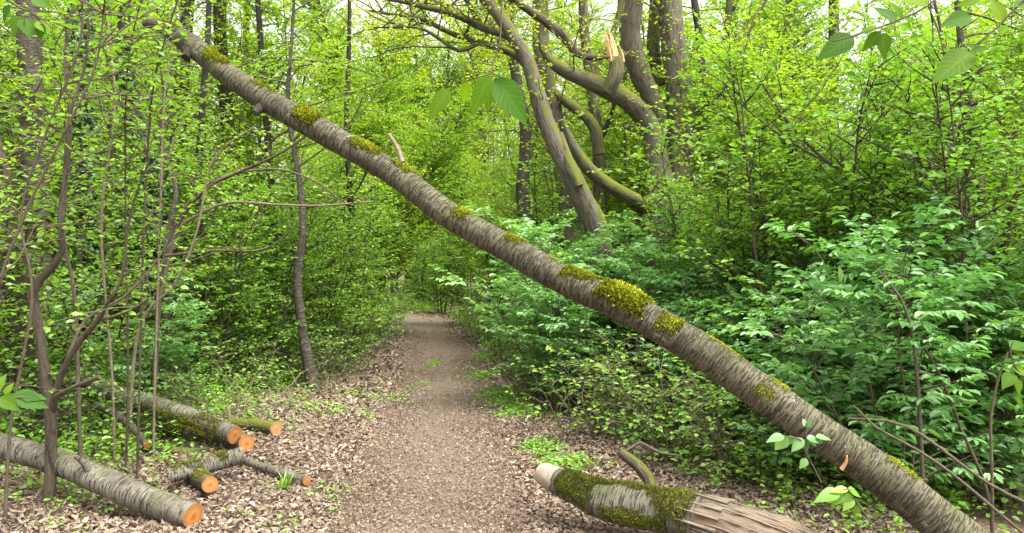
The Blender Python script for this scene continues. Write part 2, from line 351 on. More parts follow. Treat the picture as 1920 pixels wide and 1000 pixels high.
def spray(rng, lb, wb, start, d, L, K):
    """one side branch with its twigs and leaves laid out in a rough plane"""
    nseg = max(3, int(L / 0.25)); bp = grow(rng, start, d, L, nseg, K.get('bw', 0.10), K.get('droop', -0.03))
    r0 = K.get('br', 0.010) * (0.5 + L / 2)
    tube(wb, bp, np.linspace(r0, 0.0025, len(bp)), 4, cap=False)
    ntw = max(2, int(L * K.get('twd', 7)))
    side = 1; ls = K['leaf']
    for j in range(ntw + 1):
        t = 0.12 + 0.88 * j / ntw; t = min(1, max(0, t + rng.normal(0, 0.03)))
        p, bd = lerp_at(bp, t)
        if j == ntw: td = bd
        else: td = norm(rotz(bd, side * rng.uniform(0.5, 1.2)) + rng.normal(0, 0.16, 3))
        side = -side
        tl = K.get('twl', 0.35) * rng.uniform(0.5, 1.2) * (1.15 - 0.6 * t)
        tp = grow(rng, p, td, tl, 3, 0.12, -0.02)
        tube(wb, tp, np.linspace(0.003, 0.0012, 4), 3, cap=False)
        if K.get('compound'):
            for tt in np.linspace(0.3, 1, max(2, int(tl / K['gap']))):
                q, qd = lerp_at(tp, tt)
                for sg in (-1, 1):
                    rd = norm(rotz(qd, sg * rng.uniform(0.5, 1.1)) * [1, 1, 0.4] + UP * rng.uniform(-0.15, 0.35))
                    rl = ls * rng.uniform(1.3, 1.9)
                    sd_ = norm(np.cross(rd, UP)); nn = norm(np.cross(sd_, rd))
                    if nn[2] < 0: nn = -nn
                    nn = norm(nn + rng.normal(0, 0.18, 3))
                    rows = [(0.42, 1), (0.42, -1), (0.72, 1), (0.72, -1), (1.0, 0)]
                    pos = np.array([q + rd * rl * a for a, _ in rows])
                    dd = np.array([norm(rd * (0.55 if b else 1) + sd_ * b * 0.9 - UP * rng.uniform(0.15, 0.5)) for a, b in rows])
                    nm = nn[None] + rng.normal(0, 0.22, (5, 3))
                    leaves(lb, pos, dd, nm, ls * rng.uniform(0.6, 1.15, 5), 0.5, np.clip(rng.uniform(0, 1) + rng.normal(0, .12, 5), 0, 1))
        else:
            m = max(2, int(tl / K['gap']))
            ts = (np.arange(m) + rng.uniform(0, 1, m)) / m
            f = ts * 3; ii = np.minimum(f.astype(int), 2); a = (f - ii)[:, None]
            q = tp[ii] * (1 - a) + tp[ii + 1] * a; qd = norm(tp[ii + 1] - tp[ii])
            sg = np.where(np.arange(m) % 2, 1, -1) * rng.uniform(0.5, 1.2, m)
            c, s = np.cos(sg), np.sin(sg)
            dd = np.stack([qd[:, 0] * c - qd[:, 1] * s, qd[:, 0] * s + qd[:, 1] * c, qd[:, 2] * 0.5], 1) + rng.normal(0, 0.2, (m, 3)) - UP * K.get('hang', 0.15)
            nm = UP[None] + rng.normal(0, K.get('tilt', 0.38), (m, 3))
            leaves(lb, q, dd, nm, ls * rng.uniform(0.6, 1.2, m), K.get('wr', 0.75), np.clip(rng.beta(2, 2.2, m) + K.get('rb', 0), 0, 1))

def plant(rng, K):
    """several stems from one foot, each with side branches -> (wood MB, leaf MB)"""
    wb, lb = MB(), MB()
    for s in range(K['stems']):
        az = rng.uniform(0, 2 * np.pi) if K['stems'] > 1 else 0
        lean = K['lean'] * rng.uniform(0.4, 1.3)
        d = np.array([math.cos(az) * math.sin(lean), math.sin(az) * math.sin(lean), math.cos(lean)])
        L = K['h'] * rng.uniform(0.75, 1.1); fp = np.array([math.cos(az), math.sin(az), 0]) * K.get('foot', 0.08) * rng.uniform(0.3, 1)
        fp[2] = -0.08
        pts = grow(rng, fp, d, L, max(6, int(L / 0.35)), K.get('sw', 0.07), K.get('up', 0.02))
        rad = K['r'] * rng.uniform(0.7, 1.15) * (1 - 0.8 * np.linspace(0, 1, len(pts)) ** 1.1)
        rad[0] *= 1.35
        sm = smooth_path(np.column_stack([pts, rad]), 0.15)
        tube(wb, sm[:, :3], sm[:, 3], K.get('sides', 7), seed=s, cap=False)
        nb = int(L * K['bd'])
        for j in range(nb):
            t = K['t0'] + (1 - K['t0']) * (j + rng.uniform(0, 1)) / nb
            p, sdir = lerp_at(pts, min(t, 0.999))
            az2 = rng.uniform(0, 2 * np.pi); el = rng.uniform(*K.get('el', (0.0, 0.6)))
            bd = norm(np.array([math.cos(az2) * math.cos(el), math.sin(az2) * math.cos(el), math.sin(el)]) + sdir * 0.25)
            bl = K['bl'] * rng.uniform(0.55, 1.15) * (1.05 - 0.6 * (t - K['t0']) / (1 - K['t0']))
            spray(rng, lb, wb, p, bd, bl, K)
    return wb, lb
def proto(name, cat, K, seed, leafmat, woodmat, part='stem', leafpart='foliage'):
    rng = np.random.default_rng(seed); wb, lb = plant(rng, K)
    return dict(name=name, cat=cat, wood=wb.mesh(part, M[woodmat]), leaf=lb.mesh(leafpart, M[leafmat], False), part=part, leafpart=leafpart, n=sum(len(a) for a in lb.q) // 2)
def place(pr, first, x, y, rz, sc, label, group, tilt=(0, 0)):
    loc = (x, y, G(x, y))
    if first.get(pr['name'] + str(id(pr))) is None:
        r = empty(pr['name'], loc, label, pr['cat'], group); r.rotation_euler = (tilt[0], tilt[1], rz); r.scale = (sc,) * 3
        obj(pr['part'], pr['wood'], r); obj(pr['leafpart'], pr['leaf'], r)
        first[pr['name'] + str(id(pr))] = r; return r
    return copy_thing(first[pr['name'] + str(id(pr))], loc, rz, sc, label, group, tilt)

# ---------------------------------------------------------------- ground and path
def grid_sheet(name, xs, ys, zf, mat, uvs=1.0):
    X, Y = np.meshgrid(xs, ys); Z = zf(X, Y); nx, ny = len(xs), len(ys)
    v = np.stack([X, Y, Z], -1).reshape(-1, 3); i = np.arange(ny - 1)[:, None]; j = np.arange(nx - 1)[None]
    q = np.stack([i * nx + j, i * nx + j + 1, (i + 1) * nx + j + 1, (i + 1) * nx + j], -1).reshape(-1, 4)
    mb = MB(); mb.add(v, q); return obj(name, mb.mesh(name, mat))
fine = np.arange(-9, 9.01, 0.15); xs = np.concatenate([[-300, -120, -60, -35, -22, -15, -11], fine, [11, 15, 22, 35, 60, 120, 300]])
ysf = np.concatenate([[-60, -20, -8, -3], np.arange(0, 30, 0.2), np.arange(30, 60, 1.5), [70, 100, 160, 300, 700]])
def zfar(X, Y): 
    k = np.clip((np.abs(X) - 9) / 10, 0, 1); return gz(np.clip(X, -12, 12), Y) 
tag(grid_sheet('ground', xs, ysf, zfar, M['ground']), kind='structure')
ys = np.arange(1.0, 44, 0.12); cross = np.linspace(-1, 1, 13)
PX = path_x(ys)[:, None] + cross[None] * (path_hw(ys) * (0.92 + 0.12 * np.sin(ys * 1.7) * np.sin(ys * 0.6)))[:, None]
PX[:, 0] += 0.05 * np.sin(ys * 9); PX[:, -1] += 0.05 * np.sin(ys * 7.3 + 1)
PY = np.repeat(ys[:, None], 13, 1)
PZ = gz(PX, PY) + 0.018 * (1 - cross[None] ** 4) + 0.004
mb = MB(); i = np.arange(len(ys) - 1)[:, None]; j = np.arange(12)[None]
mb.add(np.stack([PX, PY, PZ], -1).reshape(-1, 3), np.stack([i * 13 + j, i * 13 + j + 1, (i + 1) * 13 + j + 1, (i + 1) * 13 + j], -1).reshape(-1, 4))
tag(obj('path', mb.mesh('path', M['path'])), kind='structure')

# ---------------------------------------------------------------- dead leaf litter (uncountable)
def litter(seed):
    rng = np.random.default_rng(seed); mb = MB()
    def sheet(n, y0, y1, xl, xr, ls, keep):
        y = y0 + (y1 - y0) * rng.uniform(0, 1, n) ** 1.25
        x = path_x(y) + rng.uniform(xl, xr, n) + (y - 5) * 0.0
        k = rng.uniform(0, 1, n) < keep(x, y); x, y = x[k], y[k]; n = len(x)
        z = gz(x, y) + rng.uniform(0.006, 0.03, n)
        inp = np.abs(x - path_x(y)) < 0.62; z = z + np.where(inp, 0.012, 0)
        a = rng.uniform(0, 2 * np.pi, n); d = np.stack([np.cos(a), np.sin(a), rng.normal(0, 0.28, n)], 1)
        nm = UP[None] + rng.normal(0, 0.5, (n, 3))
        sz = ls * (0.35 + 0.85 * rng.beta(1.6, 2.2, n)) * np.where(inp, 0.5, 1)
        rn = np.clip(rng.beta(2, 2, n), 0, 1)
        leaves(mb, np.stack([x, y, z], 1), d, nm, sz, rng.uniform(0.4, 0.8, n), rn, curl=rng.uniform(-2.2, 3.2, n))
    def keep(x, y):
        d = x - path_x(y); c = np.exp(-((d + 0.03 + 0.08 * np.sin(y * 1.1)) / 0.33) ** 2)       # worn line down the middle
        nz = 0.5 + 0.5 * np.sin(x * 3.1 + y * 1.3) * np.sin(y * 2.1 - x)
        return np.clip(1.0 - (0.72 + 0.2 * np.clip((y - 6) / 6, 0, 1)) * c - 0.3 * nz, 0.06, 1)
    sheet(80000, 3.6, 9.5, -3.6, 3.2, 0.052, keep)
    sheet(26000, 3.6, 9, -0.75, 0.75, 0.05, lambda x, y: 0.9 - 0.55 * np.exp(-((x - path_x(y)) / 0.25) ** 2) * np.clip((y - 4.5) / 3, 0, 1))
    sheet(16000, 9, 18, -0.75, 0.75, 0.055, lambda x, y: 0.9 - 0.7 * np.exp(-((x - path_x(y)) / 0.28) ** 2))
    sheet(36000, 9.0, 20, -3.0, 2.6, 0.075, keep)
    sheet(9000, 19, 30, -2.4, 2.0, 0.09, keep)
    sheet(16000, 6, 16, -9, 7, 0.075, lambda x, y: 0.7)
    return tag(obj('leaf_litter', mb.mesh('leaf_litter', M['litter'], False)), 'pinkish brown dead leaves strewn over the path and forest floor', 'dead leaves', kind='stuff')
litter(1)

# ---------------------------------------------------------------- green ground cover (uncountable)
def ground_cover():
    rng = np.random.default_rng(5); mb = MB()
    def patch(n, xf, yf, sz, hmax, keep, rb=0.0):
        x = xf(n); y = yf(n); k = rng.uniform(0, 1, n) < keep(x, y); x, y = x[k], y[k]; n = len(x)
        m = 7
        X = np.repeat(x, m) + rng.normal(0, 0.05, n * m); Y = np.repeat(y, m) + rng.normal(0, 0.05, n * m)
        H = np.repeat(hmax * rng.uniform(0.2, 1, n), m) * rng.uniform(0.3, 1, n * m)
        a = rng.uniform(0, 2 * np.pi, n * m)
        leaves(mb, np.stack([X, Y, gz(X, Y) + 0.02 + H], 1), np.stack([np.cos(a), np.sin(a), rng.normal(0.1, 0.3, n * m)], 1), UP[None] + rng.normal(0, 0.4, (n * m, 3)),
               sz * rng.uniform(0.5, 1.2, n * m), 0.7, np.clip(rng.beta(2, 2, n * m) + rb, 0, 1))
    U = rng.uniform
    # right verge: dense, from knee height down to the litter
    patch(5200, lambda n: U(0.2, 5, n), lambda n: U(5.5, 20, n), 0.05, 0.35, lambda x, y: np.clip((x - np.interp(y, [5, 7, 10, 15, 20], [1.6, 0.75, 0.35, -0.7, -1.5])) * 2.0, 0, 1))
    patch(3000, lambda n: U(-2.2, 0.6, n), lambda n: U(9, 26, n), 0.05, 0.3, lambda x, y: np.clip((x - np.interp(y, [5, 7, 10, 15, 20, 26], [1.6, 0.75, 0.25, -0.7, -1.2, -2.2])) * 3.0, 0, 1))
    # left verge
    patch(6000, lambda n: U(-8, -1.4, n), lambda n: U(5, 22, n), 0.045, 0.25, lambda x, y: np.clip((np.interp(y, [5, 7, 10, 14, 20], [-2.6, -2.2, -2.15, -2.3, -3.0]) - x) * 1.2, 0, 1) * (0.35 + 0.65 * (np.sin(x * 2.3 + y) * np.sin(y * 1.7) > -0.1)))
    patch(500, lambda n: U(-3.2, -1.2, n), lambda n: U(4.6, 12, n), 0.03, 0.05, lambda x, y: 0.5 * (np.sin(x * 5 + y * 3) * np.sin(y * 4.1) > 0.35))
    patch(3800, lambda n: U(-7, -2.2, n), lambda n: U(7.5, 16, n), 0.05, 0.5, lambda x, y: np.clip((np.interp(y, [7, 10, 14, 16], [-3.0, -2.5, -2.5, -2.7]) - x) * 1.5, 0, 1))
    # low plants growing through the log pile
    patch(60, lambda n: U(-3.3, -2.5, n), lambda n: U(5.2, 6.0, n), 0.045, 0.16, lambda x, y: 0.8, -0.1)
    patch(420, lambda n: U(-4.8, -2.9, n), lambda n: U(6.0, 8.0, n), 0.055, 0.38, lambda x, y: 0.6, -0.05)
    patch(900, lambda n: U(-6, -2.6, n), lambda n: U(22, 34, n), 0.1, 0.35, lambda x, y: np.clip(np.abs(x - path_x(y)) - 0.5, 0, 1), 0.3)
    patch(900, lambda n: U(-3.4, -1.1, n), lambda n: U(5.0, 11, n), 0.04, 0.07, lambda x, y: (np.sin(x * 3.1 + y * 2) * np.sin(y * 2.9 + x) > 0.25) * 0.55)
    patch(500, lambda n: U(0.9, 3.2, n), lambda n: U(4.6, 7.5, n), 0.05, 0.2, lambda x, y: (np.sin(x * 3.1 + y * 2) * np.sin(y * 2.9 + x) > 0.0) * 0.8)
    # bright tufts at the right edge of the path
    for (u, v, su, sv, n) in ((905, 708, 22, 5, 120), (945, 748, 32, 9, 260), (975, 775, 34, 9, 240), (815, 687, 12, 3, 40), (1010, 850, 30, 10, 90), (1060, 880, 30, 12, 110), (905, 675, 14, 3, 50)):
        Y = CAMZ * FPX / (v - 500); cx = (u - 960) / FPX * Y
        sy = sv / (v - 500) * Y * 1.4; sx = su / FPX * Y * 1.2
        patch(n, lambda k: rng.normal(cx, sx * 0.55, k), lambda k: rng.normal(Y, sy * 0.6, k), 0.035, 0.07, lambda x, y: 0.75, -0.02)
    return tag(obj('ground_cover', mb.mesh('ground_cover', M['herb'], False)), 'low green herbs and seedlings along both verges', 'ground cover', kind='stuff')
ground_cover()

# ---------------------------------------------------------------- moss tufts on a tube
def moss_on(parent, name, pts, rad, t0, t1, a0, a1, mat, dens=9000, h=0.014, seed=0, thr=0.0, u=None, b=None, off=None, nf=9):
    """fuzzy cushion of tiny upright scales between lengths t0..t1 (0-1) and angles a0..a1 measured from the top of the trunk"""
    rng = np.random.default_rng(seed); n0 = len(pts) - 1
    seglen = np.linalg.norm(pts[-1] - pts[0]) * (t1 - t0); n = int(dens * max(0.02, seglen * np.mean(rad) * (a1 - a0)))
    t = rng.uniform(t0, t1, n); a = rng.uniform(a0, a1, n)
    f = t * n0; i = np.minimum(f.astype(int), n0 - 1); fr = (f - i)[:, None]
    p = pts[i] * (1 - fr) + pts[i + 1] * fr; rr = rad[i] * (1 - fr[:, 0]) + rad[i + 1] * fr[:, 0]
    tt = norm(pts[i + 1] - pts[i]); s = norm(np.cross(tt, UP[None])); up = np.cross(s, tt); s = -s if s[:, 1].mean() > 0 else s
    d = up * np.cos(a)[:, None] + s * np.sin(a)[:, None]
    q = p + d * rr[:, None]
    edge = np.minimum(np.minimum((t - t0) / (t1 - t0 + 1e-6), (t1 - t) / (t1 - t0 + 1e-6)) * 3.2, np.minimum((a - a0), (a1 - a)) / (a1 - a0) * 3.0)
    nz = np.array([mnoise.noise(Vector(x * nf)) + 0.6 * mnoise.noise(Vector(x * nf * 3.1)) for x in q])
    k = (np.clip(edge, 0, 1) + nz * 0.9 + rng.normal(0, 0.16, n)) > 0.38 + thr
    q, d, nz, edge, tt = q[k], d[k], nz[k], edge[k], tt[k]; n = len(q)
    if n == 0: return None
    cush = np.clip(edge, 0, 1) ** 0.8 * (0.5 + 0.9 * np.clip(nz + 0.4, 0, 1))
    q = q + d * (cush * h * rng.uniform(0.3, 1, n))[:, None] - d * 0.006
    mb = MB()
    dd = d + rng.normal(0, 0.55, (n, 3)); nm = rng.normal(0, 1, (n, 3))
    leaves(mb, q, dd, nm, h * rng.uniform(0.6, 1.3, n), 0.6, np.clip(0.25 + cush * 0.45 + rng.normal(0, 0.18, n), 0, 1))
    return obj(name, mb.mesh(name, M[mat], False, off), parent)

def px_path(rows, step, base_ground=False):
    """rows (u, v, Y, width px) -> smoothed (pts, radii)"""
    out = []
    for (u, v, Y, wpx) in rows:
        p = P(u, v, Y); out.append([*p, 0.5 * wpx / FPX * Y])
    if base_ground:
        x, y = out[0][0], out[0][1]; g = G(x, y) - 0.12
        if out[0][2] > g + 0.3: out.insert(0, [x + (out[0][0] - out[1][0]) * 0.3, y, g, out[0][3] * 1.25])
    s = smooth_path(out, step); return s[:, :3], s[:, 3]

# ---------------------------------------------------------------- the leaning trunk across the path
LEAN = [(2000, 1148, 3.85, 88), (1900, 1082, 3.9, 84), (1790, 1000, 4.0, 79), (1655, 893, 4.12, 76), (1500, 787, 4.25, 69), (1380, 703, 4.38, 66), (1290, 642, 4.46, 64), (1160, 570, 4.62, 61), (1060, 526, 4.74, 56),
        (940, 459, 4.9, 51), (840, 402, 5.05, 50), (740, 326, 5.25, 47), (640, 268, 5.45, 45), (600, 244, 5.5, 46), (500, 188, 5.7, 46), (425, 138, 5.85, 41), (350, 78, 6.05, 38), (300, 48, 6.15, 24), (272, 44, 6.2, 16)]
pts, rad = px_path(LEAN, 0.03)
rad = rad * (1 + 0.02 * np.sin(np.arange(len(rad)) * 0.13)) 
base = np.array([pts[0][0], pts[0][1], G(pts[0][0], pts[0][1])])
lt = empty('fallen_tree', base, 'long grey brown cherry trunk leaning diagonally across the path, topped with yellow moss', 'tree')
mb = MB(); tube(mb, pts, rad, 36, disp=0.05, dfreq=5, seed=2, lump=0.02)
lt_bark = obj('trunk', mb.mesh('trunk', M['trunkbark'], True, base), lt)
# snapped stub, knots
def stub(u, v, Y, u2, v2, Y2, w0, w1, mat='twig', name='branch_stub', par=lt, off=base):
    m = MB(); a, b = P(u, v, Y), P(u2, v2, Y2); mid = (a + b) / 2 + np.array([0.01, 0, 0.005])
    s = smooth_path([[*a, w0 / 2 / FPX * Y], [*mid, (w0 + w1) / 4 / FPX * Y], [*b, w1 / 2 / FPX * Y2]], 0.02)
    tube(m, s[:, :3], s[:, 3], 8, disp=0.12, dfreq=30); return obj(name, m.mesh(name, M[mat], True, off), par)
stub(755, 305, 5.22, 729, 252, 5.3, 11, 7, 'paletwig')
stub(492, 198, 5.68, 478, 212, 5.6, 24, 14, 'greybark'); stub(352, 96, 5.98, 347, 108, 5.9, 26, 16, 'darkbark')
stub(1578, 880, 4.08, 1588, 855, 4.05, 9, 3, 'splinter'); stub(688, 320, 5.3, 660, 372, 5.5, 5, 2, 'darktwig', 'bare_twig')
NP = len(pts) - 1; Xc = np.array([960 + p[0] / p[1] * FPX for p in pts])
def t_at(u): return float(np.argmin(np.abs(Xc - u))) / NP
for k, (u0, u1, a0, a1, hh, th) in enumerate(((385, 425, -0.5, 1.4, .02, 0), (465, 515, -0.6, 0.9, .02, 0), (552, 602, -0.6, 1.5, .026, -.1), (655, 722, -0.7, 1.1, .02, 0), (728, 765, -0.6, 0.8, .02, 0), (845, 875, -0.5, 1.3, .016, 0),
        (938, 978, -0.7, 1.2, .018, 0), (1050, 1122, -0.7, 1.2, .022, -.05), (1110, 1215, -0.9, 1.55, .03, -.3), (1225, 1275, 0.0, 1.9, .018, 0), (1420, 1470, -0.5, 0.6, .012, 0), (1415, 1450, 0.7, 1.7, .010, .15), (1640, 1705, -0.5, 0.7, .014, .05), (300, 345, -.6, 1.2, .014, 0.05), (980, 1050, -.5, .5, .01, .15), (1290, 1400, -0.7, 0.5, .01, .2))):
    # angle sign: camera side is negative s (s = t x up); flip so that positive a faces the camera
    ta, tb = t_at(u1), t_at(u0)
    moss_on(lt_bark, 'moss_patch', pts, rad, ta, tb, a0, a1, 'moss', 60000, hh * 0.75, 30 + k, th - 0.02, off=base)

# ---------------------------------------------------------------- logs
def log_thing(rows, mat, cutmat, label, cat='log', name='log', both=False, moss=None, disp=0.04, sides=28, cutr=0.965, seed=1, stubs=()):
    pts, rad = px_path(rows, 0.03); base = np.array([pts[0][0], pts[0][1], min(G(pts[0][0], pts[0][1]), pts[0][2])])
    root = empty(name, base, label, cat); m = MB()
    tube(m, pts, rad, sides, disp=disp, dfreq=6, seed=seed, cap=True); bk = obj('bark', m.mesh('bark', M[mat], True, base), root)
    t, u, b = frames(pts)
    for e, sg in (((-1, 1), (0, -1)) if both else ((-1, 1),)):
        c = pts[e] + t[e] * sg * 0.004; r = rad[e] * cutr; n = 24; mm = MB()
        a = np.arange(n) / n * 2 * np.pi
        rng = np.random.default_rng(seed); rr = r * (1 + 0.03 * np.sin(a * 3 + seed) + 0.02 * np.sin(5 * a))
        v = [c + t[e] * sg * 0.002]; uv0 = [(0, 0)]
        for fr in (0.5, 1.0):
            for k in range(n):
                v.append(c + (u[e] * math.cos(a[k]) + b[e] * math.sin(a[k])) * rr[k] * fr); uv0.append((math.cos(a[k]) * fr, math.sin(a[k]) * fr))
        back = [c - t[e] * sg * 0.02 + (u[e] * math.cos(a[k]) + b[e] * math.sin(a[k])) * rr[k] for k in range(n)]
        v += back; uv0 += [(math.cos(x), math.sin(x)) for x in a]
        q = []
        for k in range(n):
            k2 = (k + 1) % n
            q.append([0, 1 + k, 1 + k2, 1 + k2]); q.append([1 + k, 1 + n + k, 1 + n + k2, 1 + k2]); q.append([1 + n + k, 1 + 2 * n + k, 1 + 2 * n + k2, 1 + n + k2])
        q = np.array(q); uv = np.array(uv0)[q.ravel()]
        mm.add(np.array(v), q, uv); obj('cut_face', mm.mesh('cut_face', M[cutmat], False, base), root)
    if moss:
        for k, (t0, t1, a0, a1, mt, th) in enumerate(moss): moss_on(bk, 'moss_patch', pts, rad, t0, t1, a0, a1, mt, 30000, 0.014, seed * 7 + k, th, off=base)
    for s_ in stubs: stub(*s_, par=root, off=base)
    return root, pts, rad, base
log_thing([(-190, 800, 6.0, 42.0), (-60, 822, 5.75, 43.7), (40, 846, 5.55, 45.4), (130, 875, 5.4, 47.0), (200, 905, 5.25, 50.4), (270, 935, 5.1, 52.1), (330, 958, 4.98, 50.4), (362, 968, 4.92, 48.7)],
          'logbark', 'cut', 'long pale barked log with a sawn orange end, lying in the front left corner', seed=3, stubs=[(165, 880, 5.25, 140, 855, 5.2, 16, 8, 'logbark')],
          moss=[(0.15, 0.35, -.6, .4, 'darkmoss', .2)])
log_thing([(150, 712, 7.81, 31.9), (235, 742, 7.53, 31.9), (310, 765, 7.25, 31.9), (380, 790, 6.98, 33.6), (440, 816, 6.74, 33.6)], 'logbark', 'cut',
          'straight pale log with dark sawn end, topmost of the pile left of the path', seed=5, moss=[(0.35, 0.98, 1.0, 2.6, 'darkmoss', 0), (0.75, .98, -.2, 1.3, 'darkmoss', .15)], stubs=[(430, 802, 7.3, 426, 765, 7.3, 8, 6, 'paletwig')])
log_thing([(300, 800, 7.63, 31.9), (400, 822, 7.16, 31.9), (462, 832, 6.79, 33.6)], 'brownbark', 'cut', 'short log with split orange sawn end, tucked under the top log of the pile', seed=6, moss=[(0.0, 0.95, -1, 1.5, 'darkmoss', 0)])
log_thing([(318, 892, 5.85, 28.6), (380, 876, 5.95, 30.2), (425, 862, 6.05, 31.1), (457, 853, 6.1, 31.9)], 'logbark', 'palecut', 'short pale log with mossy back lying across in front of the pile', seed=7, moss=[(0.0, 0.45, -1.2, 1.6, 'darkmoss', -.1), (0.6, 0.78, -1, 1.4, 'darkmoss', .0)])
log_thing([(345, 886, 6.3, 30.2), (370, 897, 5.95, 31.1), (394, 909, 5.6, 31.1)], 'brownbark', 'cut', 'small stubby log showing a round orange cut end, lowest beside the path', seed=8, moss=[(0.2, 0.9, -1.2, 1.3, 'darkmoss', -.1)])
log_thing([(462, 865, 6.28, 14.3), (505, 880, 6.09, 15.1), (545, 892, 5.91, 16.0), (575, 903, 5.77, 16.8)], 'logbark', 'cut', 'thin mottled branch piece lying on the litter at the path edge', seed=9, sides=14)
log_thing([(430, 795, 7.72, 21.8), (480, 797, 7.53, 21.8), (518, 804, 7.35, 26.9)], 'mossbark', 'palecut', 'mossy log stub with slanting pale yellow cut, behind the log pile', seed=10)
log_thing([(180, 760, 7.07, 15.1), (215, 775, 6.88, 15.1), (250, 805, 6.60, 13.4), (275, 835, 6.42, 11.8)], 'greybark', 'cut', 'thin grey branch propped in the ivy under the top log', seed=11, sides=12)
log_thing([(150, 822, 6.9, 13.4), (260, 838, 6.9, 15.1), (340, 848, 6.85, 16.8), (400, 846, 6.8, 13.4)], 'brownbark', 'cut', 'dark mossy branch half buried in ivy inside the log pile', seed=12, sides=12)
# old mossy log with a torn end, right of the path
rows = [(1018, 888, 5.05, 46), (1046, 901, 4.95, 52), (1085, 920, 4.85, 58), (1130, 938, 4.75, 72), (1190, 950, 4.62, 78), (1250, 960, 4.5, 80), (1300, 972, 4.4, 92), (1350, 988, 4.3, 104), (1420, 1015, 4.2, 114), (1500, 1045, 4.1, 112), (1580, 1070, 4.05, 86)]
pts, rad = px_path(rows, 0.025); base = np.array([pts[0][0], pts[0][1], G(pts[0][0], pts[0][1])])
ml = empty('rotting_log', base, 'old moss covered log with torn bare wood, lying right of the path', 'log')
cut = int(len(pts) * 0.60); n = len(pts); hd = int(n * 0.085)
m = MB(); tube(m, pts[:hd + 2], rad[:hd + 2] * 0.93, 30, disp=0.12, dfreq=9, seed=4); obj('peeled_end', m.mesh('peeled_end', M['paleend'], True, base), ml)
m = MB(); tube(m, pts[hd:cut], rad[hd:cut], 40, disp=0.12, dfreq=7, seed=5); mlb = obj('bark', m.mesh('bark', M['logbark'], True, base), ml)
m = MB(); tube(m, pts[cut - 2:], rad[cut - 2:] * np.linspace(0.9, 1.0, n - cut + 2), 72, disp=0.1, dfreq=5, seed=6)
t6, u6, b6 = frames(pts[cut - 2:]); vv = m.v[0]; nr = n - cut + 2
for i_ in range(nr):                     # long ragged fibres and furrows running with the grain
    for k_ in range(72):
        a_ = k_ / 72 * 6.2832; w_ = 0.5 * math.sin(i_ * 0.11)
        f_ = 0.10 * mnoise.noise(Vector((math.cos(a_ + w_) * 5, math.sin(a_ + w_) * 5, i_ * 0.07))) + 0.11 * mnoise.noise(Vector((math.cos(a_) * 16, math.sin(a_) * 16, i_ * 0.25))) + 0.05 * mnoise.noise(Vector((math.cos(a_) * 30, math.sin(a_) * 30, i_ * 0.6)))
        f_ += -0.2 * max(0, mnoise.noise(Vector((math.cos(a_) * 1.6, math.sin(a_) * 1.6, i_ * 0.05 + 9))))
        c_ = pts[cut - 2 + i_]; vv[i_ * 72 + k_] = c_ + (vv[i_ * 72 + k_] - c_) * (1 + f_)
obj('bare_wood', m.mesh('bare_wood', M['barewood'], True, base), ml)
# splintered ridges on the torn part
rng = np.random.default_rng(8); m = MB(); t_, u_, b_ = frames(pts)
for k in range(34):
    i0 = rng.integers(cut - 4, n - 12); ln = rng.integers(6, 22); i1 = min(n - 1, i0 + ln); a = rng.uniform(-1.9, 1.9)
    tt = t_[i0:i1]; s = norm(np.cross(tt, UP[None])); up = np.cross(s, tt)
    d = up * math.cos(a) + s * math.sin(a); rr = rad[i0:i1] * (0.97 + 0.05 * np.linspace(1, 0, i1 - i0))
    tube(m, pts[i0:i1] + d * rr[:, None], 0.0035 * np.sin(np.linspace(0.35, 2.9, i1 - i0)) * rng.uniform(0.5, 1.5) + 0.0012, 5)
for k in range(12):
    a = rng.uniform(-1.6, 1.6); i0 = cut - 1; s = norm(np.cross(t_[i0], UP)); up = np.cross(s, t_[i0]); d = up * math.cos(a) + s * math.sin(a)
    p0 = pts[i0 + 6] + d * rad[i0 + 6] * 1.0; p1 = pts[i0 - rng.integers(0, 5)] + d * rad[i0] * rng.uniform(1.0, 1.12)
    tube(m, np.array([p0, (p0 + p1) / 2, p1]), [0.010, 0.007, 0.001], 5)
obj('wood_splinters', m.mesh('wood_splinters', M['barewood'], False, base), ml)
for k, (t0, t1, a0, a1, th) in enumerate(((0.09, 0.24, -1.9, 2.0, -.35), (0.22, 0.46, -1.6, 0.35, -.25), (0.24, 0.5, 1.35, 2.3, -.2), (0.42, 0.6, -1.5, 2.0, .02))):
    moss_on(mlb, 'moss_patch', pts, rad * 1.03, t0, t1, a0, a1, 'darkmoss', 60000, 0.013, 60 + k, th + 0.08, off=base)
# hooked branch behind the old log
def stem_thing(name, label, cat, parts, group=None):
    """parts: list of (part_name, rows px, mat, sides, ground?)"""
    root = None; res = []
    for (pn, rows, mat, sides, gr) in parts:
        p, r = px_path(rows, 0.06 if sides > 8 else 0.09, gr)
        if root is None:
            base = np.array([p[0][0], p[0][1], G(p[0][0], p[0][1])]); root = empty(name, base, label, cat, group)
        m = MB(); tube(m, p, r, sides, disp=0.09 if sides > 8 else 0.0, dfreq=4, seed=len(res) + len(rows)); obj(pn, m.mesh(pn, M[mat], True, base), root); res.append((p, r))
    return root, res, base
stem_thing('hooked_branch', 'short mossy branch bent over just behind the old mossy log', 'branch', [('branch', [(1222, 925, 5.3, 26), (1215, 895, 5.35, 24), (1195, 872, 5.4, 22), (1165, 850, 5.5, 18)], 'brownbark', 10, False),
    ('twig', [(1165, 852, 5.5, 7), (1200, 830, 5.5, 7), (1240, 850, 5.45, 6), (1275, 855, 5.4, 4)], 'twig', 5, False)])

